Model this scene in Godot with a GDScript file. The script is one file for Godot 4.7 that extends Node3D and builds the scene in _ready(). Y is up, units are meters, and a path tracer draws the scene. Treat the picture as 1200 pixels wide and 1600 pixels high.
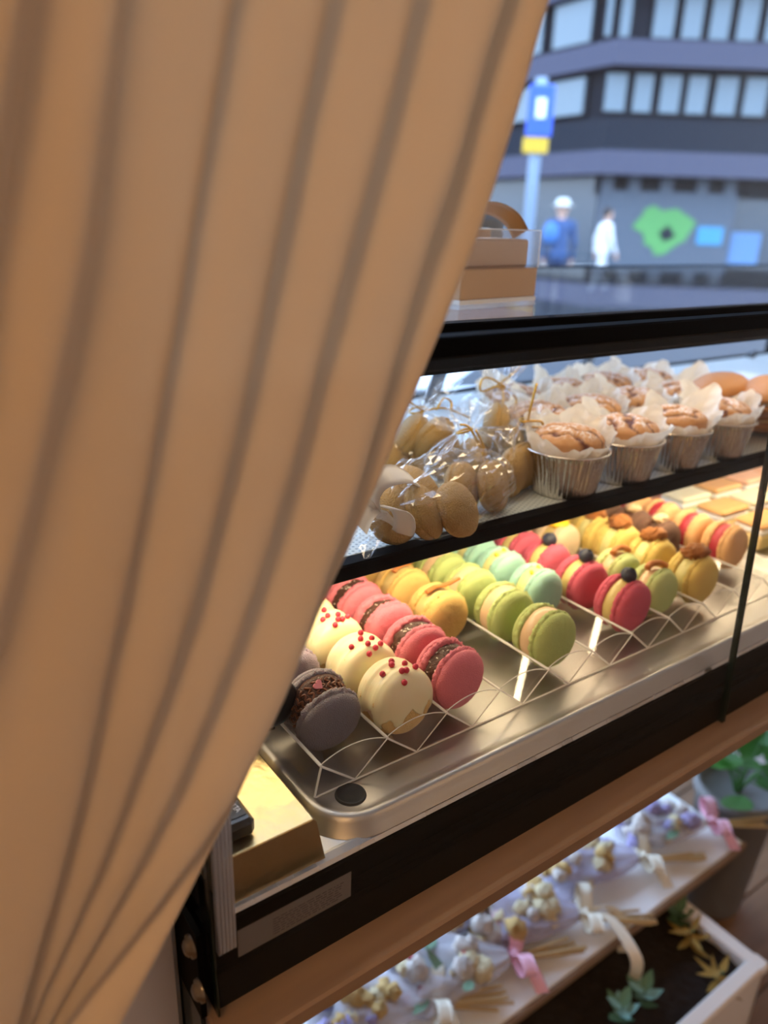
extends Node3D
# A pastry display case by a street window, seen past a linen curtain.
# Metres, y up. The camera stands over the origin at EYE; X runs along the case, -Z goes into it and out to the street.

const EYE := 1.2
const FOC := 1198.0
const AX := Vector3(0.81373114, -0.18200668, 0.55201014)   # world x, down and inward, in lens axes (right, down, forward)
const AD := Vector3(-0.03163446, 0.93443314, 0.35473083)
const AI := Vector3(-0.58037995, -0.30611807, 0.75461967)

var used := {}
var M := {}
var rng := RandomNumberGenerator.new()
var nz := FastNoiseLite.new()
var ridge := FastNoiseLite.new()

# ---------------------------------------------------------------- directions from the photograph
func ray(px: float, py: float) -> Vector3:
	var c := Vector3((px - 600.0) / FOC, (py - 800.0) / FOC, 1.0)
	return Vector3(c.dot(AX), -c.dot(AD), -c.dot(AI))
func on_y(px: float, py: float, y: float) -> Vector3:      # y measured from the eye
	var r := ray(px, py); r = r * (y / r.y); return r + Vector3(0, EYE, 0)
func on_z(px: float, py: float, z: float) -> Vector3:
	var r := ray(px, py); r = r * (z / r.z); return r + Vector3(0, EYE, 0)
func on_x(px: float, py: float, x: float) -> Vector3:
	var r := ray(px, py); r = r * (x / r.x); return r + Vector3(0, EYE, 0)
func on_plane(px: float, py: float, p: Vector3, n: Vector3) -> Vector3:
	var o := Vector3(0, EYE, 0)
	var r := ray(px, py)
	return o + r * ((p - o).dot(n) / r.dot(n))

# ---------------------------------------------------------------- scene tree helpers
func numbered(called: String) -> String:
	var n: int = used.get(called, 0)
	used[called] = n + 1
	return called if n == 0 else "%s_%03d" % [called, n]
func tag(o: Node, label: String, category: String, group := "", kind := "") -> void:
	if label != "": o.set_meta("label", label)
	if category != "": o.set_meta("category", category)
	if group != "": o.set_meta("group", group)
	if kind != "": o.set_meta("kind", kind)
func thing(called: String, label: String, category: String, at: Vector3, group := "", kind := "") -> Node3D:
	var o := Node3D.new()
	o.name = numbered(called)
	add_child(o)
	o.position = at
	tag(o, label, category, group, kind)
	return o
func part(called: String, mesh: Mesh, material: Material, parent: Node, xf := Transform3D.IDENTITY) -> MeshInstance3D:
	var o := MeshInstance3D.new()
	o.name = called if parent != self else numbered(called)
	o.mesh = mesh
	o.material_override = material
	parent.add_child(o, true)
	o.transform = xf
	return o
func at(p: Vector3) -> Transform3D:
	return Transform3D(Basis.IDENTITY, p)
func turned(p: Vector3, euler: Vector3, s := Vector3.ONE) -> Transform3D:
	return Transform3D(Basis.from_euler(euler).scaled_local(s), p)

# ---------------------------------------------------------------- mesh helpers
func begin(smooth := true) -> SurfaceTool:
	var st := SurfaceTool.new()
	st.begin(Mesh.PRIMITIVE_TRIANGLES)
	st.set_smooth_group(0 if smooth else -1)
	return st
func done(st: SurfaceTool) -> ArrayMesh:
	st.generate_normals()
	st.index()
	return st.commit()
func tri(st: SurfaceTool, a: Vector3, b: Vector3, c: Vector3) -> void:
	st.add_vertex(a); st.add_vertex(b); st.add_vertex(c)
func tri_from(st: SurfaceTool, a: Vector3, b: Vector3, c: Vector3, mid: Vector3) -> void:   # faces away from mid
	if (b - a).cross(c - a).dot((a + b + c) / 3.0 - mid) > 0.0: tri(st, a, c, b)
	else: tri(st, a, b, c)
func quad_from(st: SurfaceTool, a: Vector3, b: Vector3, c: Vector3, d: Vector3, mid: Vector3) -> void:
	tri_from(st, a, b, c, mid); tri_from(st, a, c, d, mid)
func grid(st: SurfaceTool, nu: int, nv: int, f: Callable, uvs := Vector2.ONE, col = null) -> void:
	var pts := PackedVector3Array()
	var cs := PackedColorArray()
	pts.resize((nu + 1) * (nv + 1))
	if col != null: cs.resize(pts.size())
	for j in nv + 1:
		for i in nu + 1:
			var k := j * (nu + 1) + i
			pts[k] = f.call(float(i) / nu, float(j) / nv)
			if col != null: cs[k] = col.call(float(i) / nu, float(j) / nv, pts[k])
	for j in nv:
		for i in nu:
			for q in [[0, 0], [1, 0], [1, 1], [0, 0], [1, 1], [0, 1]]:
				var k: int = (j + q[1]) * (nu + 1) + i + q[0]
				if col != null: st.set_color(cs[k])
				st.set_uv(Vector2(float(i + q[0]) / nu * uvs.x, float(j + q[1]) / nv * uvs.y))
				st.add_vertex(pts[k])
func lathe(st: SurfaceTool, prof: Array, segs: int, xf := Transform3D.IDENTITY, warp = null) -> void:   # prof: Vector2(radius, height) about y
	var f := func(u: float, v: float) -> Vector3:
		var i := int(round(v * (prof.size() - 1)))
		var a := TAU * (0.0 if u > 0.99999 else u)
		var p := Vector3(prof[i].x * cos(a), prof[i].y, prof[i].x * sin(a))
		if warp != null: p = warp.call(p, a, i)
		return xf * p
	grid(st, segs, prof.size() - 1, f)
func ball(st: SurfaceTool, c: Vector3, r: Vector3, seg := 12, rough := 0.0, freq := 60.0) -> void:
	var f := func(u: float, v: float) -> Vector3:
		var a := TAU * (0.0 if u > 0.99999 else u)
		var b := PI * v
		var d := Vector3(sin(b) * cos(a), cos(b), sin(b) * sin(a))
		if v < 0.001: d = Vector3.UP
		if v > 0.999: d = Vector3.DOWN
		var k := 1.0 + (rough * nz.get_noise_3dv((d * r + c * 3.0) * freq) if rough > 0.0 else 0.0)
		return c + d * r * k
	grid(st, seg, maxi(4, seg / 2), f)
func box(st: SurfaceTool, c: Vector3, size: Vector3, b := 0.0, basis := Basis.IDENTITY) -> void:
	var h := size / 2.0
	b = minf(b, minf(h.x, minf(h.y, h.z)) * 0.95)
	if b <= 0.0:
		b = 0.00001
	var v := {}
	for sx in [-1, 1]:
		for sy in [-1, 1]:
			for sz in [-1, 1]:
				var s := Vector3(sx, sy, sz)
				for ax in 3:
					var p := s * (h - Vector3(b, b, b))
					p[ax] = s[ax] * h[ax]
					v[Vector4i(sx, sy, sz, ax)] = c + basis * p
	var idx := func(ax: int, sa: int, bx: int, sb: int, cx: int, sc: int, face: int) -> Vector3:
		var s := [0, 0, 0]
		s[ax] = sa; s[bx] = sb; s[cx] = sc
		return v[Vector4i(s[0], s[1], s[2], face)]
	for ax in 3:
		var bx := (ax + 1) % 3
		var cx := (ax + 2) % 3
		for sa in [-1, 1]:
			quad_from(st, idx.call(ax, sa, bx, -1, cx, -1, ax), idx.call(ax, sa, bx, 1, cx, -1, ax), idx.call(ax, sa, bx, 1, cx, 1, ax), idx.call(ax, sa, bx, -1, cx, 1, ax), c)
			for sb in [-1, 1]:
				quad_from(st, idx.call(ax, sa, bx, sb, cx, -1, ax), idx.call(ax, sa, bx, sb, cx, 1, ax), idx.call(ax, sa, bx, sb, cx, 1, bx), idx.call(ax, sa, bx, sb, cx, -1, bx), c)
	for sx in [-1, 1]:
		for sy in [-1, 1]:
			for sz in [-1, 1]:
				tri_from(st, v[Vector4i(sx, sy, sz, 0)], v[Vector4i(sx, sy, sz, 1)], v[Vector4i(sx, sy, sz, 2)], c)
func box_mesh(size: Vector3, b := 0.0, c := Vector3.ZERO) -> ArrayMesh:
	var st := begin(false)
	box(st, c, size, b)
	return done(st)
func beam(st: SurfaceTool, a: Vector3, b: Vector3, w: float, t: float, bev := 0.0, up := Vector3.UP) -> void:   # a bar from a to b
	var d := (b - a).normalized()
	var s := d.cross(up).normalized()
	box(st, (a + b) / 2.0, Vector3(w, t, a.distance_to(b)), bev, Basis(s, s.cross(d).normalized(), -d))
func extrude(st: SurfaceTool, poly: PackedVector2Array, depth: float, xf := Transform3D.IDENTITY) -> void:   # polygon in x, y; from z = 0 to depth
	var ids := Geometry2D.triangulate_polygon(poly)
	var mid := Vector2.ZERO
	for p in poly: mid += p
	mid /= poly.size()
	for k in range(0, ids.size(), 3):
		var a := poly[ids[k]]; var b := poly[ids[k + 1]]; var c := poly[ids[k + 2]]
		for z in [0.0, depth]:
			tri_from(st, xf * Vector3(a.x, a.y, z), xf * Vector3(b.x, b.y, z), xf * Vector3(c.x, c.y, z), xf * Vector3((a.x + b.x + c.x) / 3.0, (a.y + b.y + c.y) / 3.0, depth / 2.0))
	var ccw := not Geometry2D.is_polygon_clockwise(poly)
	for i in poly.size():
		var a := poly[i]; var b := poly[(i + 1) % poly.size()]
		var n := Vector2(b.y - a.y, a.x - b.x).normalized() * (1.0 if ccw else -1.0)
		var m2 := (a + b) / 2.0 - n * 0.001
		quad_from(st, xf * Vector3(a.x, a.y, 0), xf * Vector3(b.x, b.y, 0), xf * Vector3(b.x, b.y, depth), xf * Vector3(a.x, a.y, depth), xf * Vector3(m2.x, m2.y, depth / 2.0))
func spline(ctrl: Array, n: int) -> PackedVector3Array:      # Catmull-Rom through the points
	var out := PackedVector3Array()
	for i in ctrl.size() - 1:
		var p0: Vector3 = ctrl[maxi(0, i - 1)]; var p1: Vector3 = ctrl[i]; var p2: Vector3 = ctrl[i + 1]; var p3: Vector3 = ctrl[mini(ctrl.size() - 1, i + 2)]
		for k in n:
			out.append(p1.cubic_interpolate(p2, p0, p3, float(k) / n))
	out.append(ctrl[-1])
	return out
func tube(st: SurfaceTool, pts: PackedVector3Array, r0: float, r1: float, seg := 8, flat := 1.0) -> void:
	var nrm := Vector3.UP
	var rings := []
	for i in pts.size():
		var d := (pts[mini(i + 1, pts.size() - 1)] - pts[maxi(i - 1, 0)]).normalized()
		if i == 0:
			nrm = d.cross(Vector3.UP if absf(d.y) < 0.9 else Vector3.RIGHT).normalized()
		nrm = (nrm - d * nrm.dot(d)).normalized()
		rings.append([nrm, d.cross(nrm).normalized()])
	var f := func(u: float, v: float) -> Vector3:
		var j := v * (pts.size() + 1)
		var i := clampi(int(round(j)) - 1, 0, pts.size() - 1)
		var r := lerpf(r0, r1, float(i) / maxf(1.0, pts.size() - 1))
		if int(round(j)) == 0 or int(round(j)) == pts.size() + 1: r = 0.0
		var a := TAU * (0.0 if u > 0.99999 else u)
		return pts[i] + rings[i][0] * cos(a) * r + rings[i][1] * sin(a) * r * flat
	grid(st, seg, pts.size() + 1, f)
func strip(st: SurfaceTool, pts: PackedVector3Array, side: Callable, thick: float) -> void:    # a ribbon: side(t) is half its width as a vector
	var n := pts.size() - 1
	var off := []
	for i in n + 1:
		var d := (pts[mini(i + 1, n)] - pts[maxi(i - 1, 0)]).normalized()
		var s: Vector3 = side.call(float(i) / n)
		off.append(d.cross(s).normalized() * thick / 2.0)
	for k in [-1.0, 1.0]:
		grid(st, 4, n, func(u: float, v: float) -> Vector3:
			var i := int(round(v * n))
			return pts[i] + side.call(v) * (u * 2.0 - 1.0) + off[i] * k)
	for k in [-1.0, 1.0]:
		grid(st, 1, n, func(u: float, v: float) -> Vector3:
			var i := int(round(v * n))
			return pts[i] + side.call(v) * k + off[i] * (u * 2.0 - 1.0))
# one continuous skin round tapered bones [a, b, radius at a, radius at b, colour]: surface nets on a grid
func skin(st: SurfaceTool, bones: Array, cell: float, blend: float) -> void:
	var lo := Vector3.INF
	var hi := -Vector3.INF
	for b in bones:
		var r := Vector3.ONE * (maxf(b[2], b[3]) + cell * 2.0)
		lo = lo.min(b[0] - r).min(b[1] - r)
		hi = hi.max(b[0] + r).max(b[1] + r)
	var n := Vector3i(((hi - lo) / cell).ceil()) + Vector3i.ONE
	var val := PackedFloat32Array()
	val.resize(n.x * n.y * n.z)
	val.fill(1.0)
	for b in bones:
		var r: float = maxf(b[2], b[3]) + cell * 2.5 + blend
		var l := Vector3i(((b[0].min(b[1]) - Vector3.ONE * r - lo) / cell).floor()).max(Vector3i.ZERO)
		var h := Vector3i(((b[0].max(b[1]) + Vector3.ONE * r - lo) / cell).ceil()).min(n - Vector3i.ONE)
		var ab: Vector3 = b[1] - b[0]
		var inv := 1.0 / maxf(ab.length_squared(), 0.0000001)
		for z in range(l.z, h.z + 1):
			for y in range(l.y, h.y + 1):
				for x in range(l.x, h.x + 1):
					var p := lo + Vector3(x, y, z) * cell
					var t := clampf((p - b[0]).dot(ab) * inv, 0.0, 1.0)
					var d: float = p.distance_to(b[0] + ab * t) - lerpf(b[2], b[3], t)
					var k := (z * n.y + y) * n.x + x
					var o := val[k]
					var m := maxf(blend - absf(o - d), 0.0) / blend
					val[k] = minf(o, d) - m * m * blend * 0.25
	var vert := {}
	var idx := func(x: int, y: int, z: int) -> int: return (z * n.y + y) * n.x + x
	var colour := func(p: Vector3) -> Color:
		var best := 9.0
		var c := Color.WHITE
		for b in bones:
			var ab: Vector3 = b[1] - b[0]
			var t := clampf((p - b[0]).dot(ab) / maxf(ab.length_squared(), 0.0000001), 0.0, 1.0)
			var d: float = p.distance_to(b[0] + ab * t) - lerpf(b[2], b[3], t)
			if d < best:
				best = d
				c = b[4]
		return c
	for z in n.z - 1:
		for y in n.y - 1:
			for x in n.x - 1:
				var sum := Vector3.ZERO
				var cnt := 0
				for e in [[0, 0, 0, 1, 0, 0], [0, 1, 0, 1, 1, 0], [0, 0, 1, 1, 0, 1], [0, 1, 1, 1, 1, 1], [0, 0, 0, 0, 1, 0], [1, 0, 0, 1, 1, 0], [0, 0, 1, 0, 1, 1], [1, 0, 1, 1, 1, 1], [0, 0, 0, 0, 0, 1], [1, 0, 0, 1, 0, 1], [0, 1, 0, 0, 1, 1], [1, 1, 0, 1, 1, 1]]:
					var a := val[idx.call(x + e[0], y + e[1], z + e[2])]
					var b := val[idx.call(x + e[3], y + e[4], z + e[5])]
					if (a < 0.0) != (b < 0.0):
						var t := a / (a - b)
						sum += Vector3(e[0], e[1], e[2]).lerp(Vector3(e[3], e[4], e[5]), t)
						cnt += 1
				if cnt > 0:
					vert[Vector3i(x, y, z)] = lo + (Vector3(x, y, z) + sum / cnt) * cell
	for q in vert:
		for ax in 3:
			var step := Vector3i.ZERO
			step[ax] = 1
			var o := Vector3i.ZERO
			o[(ax + 1) % 3] = 1
			var w := Vector3i.ZERO
			w[(ax + 2) % 3] = 1
			var g: Vector3i = q + step
			if g.x >= n.x or g.y >= n.y or g.z >= n.z: continue
			var a := val[idx.call(q.x, q.y, q.z)]
			var b := val[idx.call(g.x, g.y, g.z)]
			if (a < 0.0) == (b < 0.0): continue
			var ps := [q, q - o, q - o - w, q - w]
			if not (vert.has(ps[1]) and vert.has(ps[2]) and vert.has(ps[3])): continue
			var order := [0, 1, 2, 0, 2, 3] if a < 0.0 else [0, 2, 1, 0, 3, 2]
			for k in order:
				var p: Vector3 = vert[ps[k]]
				st.set_color(colour.call(p))
				st.add_vertex(p)

# ---------------------------------------------------------------- materials
func c8(r: float, g: float, b: float, a := 1.0) -> Color:
	return Color(r / 255.0, g / 255.0, b / 255.0, a)
func mat(called: String, col: Color, rough: float, metal := 0.0) -> StandardMaterial3D:
	var m := StandardMaterial3D.new()
	m.resource_name = called
	m.albedo_color = col
	m.roughness = rough
	m.metallic = metal
	M[called] = m
	return m
func clear(called: String, alpha: float, rough := 0.02, tint := Color.WHITE) -> StandardMaterial3D:
	var m := mat(called, Color(tint.r, tint.g, tint.b, alpha), rough)
	m.transparency = BaseMaterial3D.TRANSPARENCY_ALPHA
	m.cull_mode = BaseMaterial3D.CULL_DISABLED
	return m
func noise_tex(freq: float, octaves: int, size := 256, kind := FastNoiseLite.TYPE_SIMPLEX_SMOOTH, sd := 3) -> ImageTexture:
	var n := FastNoiseLite.new()
	n.noise_type = kind
	n.seed = sd
	n.frequency = freq
	n.fractal_octaves = octaves
	return ImageTexture.create_from_image(n.get_seamless_image(size, size))
func relief(m: StandardMaterial3D, tex: Texture2D, per_metre: float, cm: float) -> StandardMaterial3D:
	m.heightmap_enabled = true
	m.heightmap_texture = tex
	m.heightmap_scale = cm
	m.uv1_triplanar = true
	m.uv1_scale = Vector3.ONE * per_metre
	return m
func ramp_tex(freq: float, octaves: int, a: Color, b: Color, stretch := Vector2i(1, 1), size := 256, sd := 5) -> ImageTexture:
	var n := FastNoiseLite.new()
	n.seed = sd
	n.frequency = freq
	n.fractal_octaves = octaves
	var src := n.get_seamless_image(size, size)
	src.convert(Image.FORMAT_RGB8)
	var im := Image.create_empty(size, size, false, Image.FORMAT_RGB8)
	for y in size:
		for x in size:
			im.set_pixel(x, y, a.lerp(b, src.get_pixel(x * stretch.x % size, y * stretch.y % size).r))
	return ImageTexture.create_from_image(im)

# ---------------------------------------------------------------- build
func _ready() -> void:
	rng.seed = 11
	nz.seed = 4; nz.frequency = 1.0; nz.fractal_octaves = 2
	ridge.seed = 9; ridge.frequency = 1.0; ridge.fractal_type = FastNoiseLite.FRACTAL_RIDGED; ridge.fractal_octaves = 2
	light_and_lens()
	make_materials()
	room()
	street()
	display_case()
	curtain()
	macarons()
	shelf_goods()
	top_goods()
	small_case_things()
	lower_display()

func light_and_lens() -> void:
	var cam := Camera3D.new()
	cam.name = "camera"
	add_child(cam)
	cam.transform = Transform3D(Basis(Vector3(AX.x, -AD.x, -AI.x), -Vector3(AX.y, -AD.y, -AI.y), -Vector3(AX.z, -AD.z, -AI.z)).orthonormalized(), Vector3(0, EYE, 0))
	cam.fov = rad_to_deg(2.0 * atan(800.0 / FOC))
	cam.near = 0.02
	cam.far = 200.0
	var lens := CameraAttributesPhysical.new()
	lens.frustum_focal_length = 12.0 / (800.0 / FOC)      # the field of view of a phone's main lens
	lens.exposure_aperture = lens.frustum_focal_length / 5.6          # a pupil of 5.6 mm
	lens.frustum_focus_distance = 0.47
	cam.attributes = lens
	cam.current = true
	var env := Environment.new()
	env.background_mode = Environment.BG_SKY
	var sm := ProceduralSkyMaterial.new()
	sm.sky_top_color = Color(0.66, 0.77, 0.92)
	sm.sky_horizon_color = Color(0.80, 0.88, 0.97)
	sm.ground_bottom_color = Color(0.20, 0.23, 0.27)
	sm.ground_horizon_color = Color(0.42, 0.48, 0.56)
	sm.sky_energy_multiplier = 2.4
	sm.ground_energy_multiplier = 1.0
	var sky := Sky.new()
	sky.sky_material = sm
	env.sky = sky
	env.tonemap_mode = Environment.TONE_MAPPER_LINEAR
	env.tonemap_exposure = 1.0
	env.sdfgi_enabled = true
	env.ssao_enabled = true
	env.ssil_enabled = true
	var we := WorldEnvironment.new()
	we.name = "environment"
	we.environment = env
	add_child(we)

func area(called: String, p: Vector3, towards: Vector3, size: Vector2, energy: float, col: Color, parent: Node) -> void:
	var l := AreaLight3D.new()
	l.name = called
	parent.add_child(l, true)
	l.area_size = size
	l.light_energy = energy
	l.light_color = col
	l.shadow_enabled = true
	l.area_range = 8.0
	l.area_attenuation = 2.0
	var up := Vector3.UP if absf(towards.normalized().y) < 0.9 else Vector3.BACK
	l.position = p
	l.basis = Basis.looking_at(towards, up)

func make_materials() -> void:
	var fine := noise_tex(0.06, 4, 256)
	var coarse := noise_tex(0.02, 3, 256)
	M.fine = fine; M.coarse = coarse
	relief(mat("black_metal", c8(11, 10, 10), 0.5), fine, 20.0, 0.004).metallic_specular = 0.12
	mat("black_plastic", c8(13, 13, 14), 0.3)
	mat("black_rubber", c8(22, 22, 23), 0.55)
	var steel := mat("steel", c8(196, 190, 182), 0.27, 1.0)
	steel.roughness_texture = noise_tex(0.012, 3, 256)
	steel.roughness = 0.62
	steel.uv1_triplanar = true
	steel.uv1_scale = Vector3(6, 6, 6)
	mat("pan_steel", c8(172, 168, 163), 0.40, 1.0)
	var gold_lit_steel := mat("housing_metal", c8(188, 166, 120), 0.36, 1.0)  # plain steel; the warm light on it is put into this golden colour
	relief(gold_lit_steel, noise_tex(0.03, 3, 256, FastNoiseLite.TYPE_SIMPLEX, 8), 9.0, 0.03)
	mat("bolt_metal", c8(150, 140, 125), 0.3, 1.0)
	clear("pane", 0.003).metallic_specular = 0.35
	clear("case_pane", 0.003, 0.02).metallic_specular = 0.19
	clear("top_pane", 0.003, 0.02)
	clear("acrylic", 0.02, 0.03, c8(250, 250, 248))
	clear("edge_glass", 0.8, 0.2, c8(16, 34, 32))
	var ae := mat("piped_light_edge", c8(255, 253, 250, 0.8), 0.26)  # painted white stands in for light piped to the clear edges
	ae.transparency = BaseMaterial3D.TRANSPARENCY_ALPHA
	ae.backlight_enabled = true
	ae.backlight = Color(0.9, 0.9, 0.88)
	var pl := mat("clear_plastic", c8(205, 200, 200, 0.5), 0.26)
	pl.transparency = BaseMaterial3D.TRANSPARENCY_ALPHA
	clear("cellophane", 0.025, 0.06)
	clear("box_film", 0.03, 0.05)
	mat("white_paint", c8(226, 218, 210), 0.6)
	mat("warm_wall", c8(222, 206, 188), 0.8)
	mat("ceiling_paint", c8(236, 230, 222), 0.8)
	var wood := mat("board_wood", c8(255, 255, 255), 0.5)
	wood.albedo_texture = ramp_tex(0.012, 4, c8(152, 122, 94), c8(130, 102, 78), Vector2i(1, 9))
	wood.uv1_triplanar = true
	wood.uv1_scale = Vector3(1.5, 1.5, 1.5)
	var fw := mat("floor_wood", c8(255, 255, 255), 0.45)
	fw.albedo_texture = ramp_tex(0.012, 4, c8(132, 98, 68), c8(108, 78, 52), Vector2i(1, 7), 256, 12)
	fw.uv1_triplanar = true
	fw.uv1_scale = Vector3(1.2, 1.2, 1.2)
	mat("table_white", c8(244, 244, 244), 0.45)
	# linen: warp and weft threads with slubs
	var S := 512
	var hm := Image.create_empty(S, S, false, Image.FORMAT_L8)
	var slub := FastNoiseLite.new(); slub.frequency = 0.03; slub.seed = 21
	for y in S:
		for x in S:
			var a := 0.5 + 0.5 * cos(TAU * 64.0 * x / S)
			var b := 0.5 + 0.5 * cos(TAU * 64.0 * y / S)
			var over := (int(floor(64.0 * x / S + 0.5)) + int(floor(64.0 * y / S + 0.5))) % 2
			var h := (a * 0.45 + b * 0.2) if over == 0 else (b * 0.45 + a * 0.2)
			h += 0.35 * (0.5 + 0.5 * slub.get_noise_2d(x * 0.25, y * 4.0)) * b + 0.3 * (0.5 + 0.5 * slub.get_noise_2d(x * 4.0, y * 0.25 + 900.0)) * a
			hm.set_pixel(x, y, Color(clampf(h, 0, 1), 0, 0))
	var linen := mat("linen", c8(227, 204, 175), 0.9)
	linen.heightmap_enabled = true
	linen.heightmap_texture = ImageTexture.create_from_image(hm)
	linen.heightmap_scale = 0.02
	linen.uv1_scale = Vector3(25, 25, 1)
	linen.backlight_enabled = true
	linen.backlight = Color(0.46, 0.40, 0.31)
	linen.cull_mode = BaseMaterial3D.CULL_DISABLED

# ---------------------------------------------------------------- the room
func structure(called: String, mesh: Mesh, m: Material, label: String, category := "") -> MeshInstance3D:
	var o := part(called, mesh, m, self)
	tag(o, label, category, "", "structure")
	return o

func room() -> void:
	var st := begin(false)
	box(st, Vector3(1.0, -0.056, 0.75), Vector3(4.6, 0.1, 3.7))
	var fl := structure("floor", done(st), M.black_rubber, "brown wooden plank floor of the shop beside the planter")
	var plank := box_mesh(Vector3(4.6, 0.0064, 0.1205), 0.0012)
	for k in 30: part("plank", plank, M.floor_wood, fl, at(Vector3(1.0, -0.0031, -1.04 + 0.1233 * k)))
	st = begin(false)
	box(st, Vector3(1.0, 2.75, 0.75), Vector3(4.6, 0.1, 3.7))
	structure("ceiling", done(st), M.ceiling_paint, "plain pale ceiling of the shop")
	st = begin(false)
	box(st, Vector3(1.0, 1.35, 2.55), Vector3(4.6, 2.7, 0.1))
	structure("wall_back", done(st), M.warm_wall, "plain warm shop wall facing the window")
	st = begin(false)
	box(st, Vector3(-1.25, 1.35, 0.75), Vector3(0.1, 2.7, 3.5))
	structure("wall_left", done(st), M.warm_wall, "plain warm shop wall left of the curtain")
	st = begin(false)
	box(st, Vector3(3.25, 1.35, 0.75), Vector3(0.1, 2.7, 3.5))
	structure("wall_right", done(st), M.warm_wall, "plain warm shop wall far along the case")
	# the window wall: a low sill wall, a lintel and two jambs round one wide opening
	st = begin(false)
	box(st, Vector3(1.0, 0.1, -1.08), Vector3(4.6, 0.2, 0.16))
	box(st, Vector3(1.0, 2.6, -1.08), Vector3(4.6, 0.2, 0.16))
	box(st, Vector3(-0.75, 1.35, -1.08), Vector3(1.1, 2.3, 0.16))
	box(st, Vector3(3.2, 1.35, -1.08), Vector3(0.2, 2.3, 0.16))
	structure("wall_front", done(st), M.white_paint, "white wall round the wide shop window")
	var w := Node3D.new()
	w.name = "window_1"
	add_child(w)
	w.position = Vector3(1.45, 0.2, -1.08)
	tag(w, "wide clear shop window towards the street", "", "", "structure")
	part("window_pane", box_mesh(Vector3(3.3, 2.3, 0.006), 0.0, Vector3(0, 1.15, 0)), M.pane, w)
	# white return wall that carries the end of the case, behind the curtain
	st = begin(false)
	box(st, Vector3(-0.302, 1.35, -0.6222), Vector3(0.788, 2.7, 0.6555), 0.003)
	structure("wall_side", done(st), M.white_paint, "white painted wall end between curtain and case")
	# warm ceiling lamps behind the camera
	var glow := mat("lamp_glow", c8(255, 236, 200), 0.5)
	glow.emission_enabled = true
	glow.emission = c8(255, 206, 140)
	glow.emission_energy_multiplier = 1.5
	for p in [Vector3(-0.85, 2.7, 0.55), Vector3(1.6, 2.7, 1.7)]:
		var l := thing("ceiling_lamp", "warm flat square ceiling lamp in the shop", "lamp", p, "warm ceiling lamps")
		part("housing", box_mesh(Vector3(0.5, 0.04, 0.5), 0.004, Vector3(0, -0.02, 0)), M.white_paint, l)
		part("diffuser", box_mesh(Vector3(0.44, 0.006, 0.44), 0.002, Vector3(0, -0.043, 0)), glow, l)
		area("lamp_light", Vector3(0, -0.05, 0), Vector3.DOWN, Vector2(0.44, 0.44), 1.42 if p.x < 0.0 else 0.5, Color(1.0, 0.80, 0.56), l)

# ---------------------------------------------------------------- the display case
const PITCH := 0.04787
func vx(i: float) -> float: return 0.2145 + PITCH * i

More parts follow.
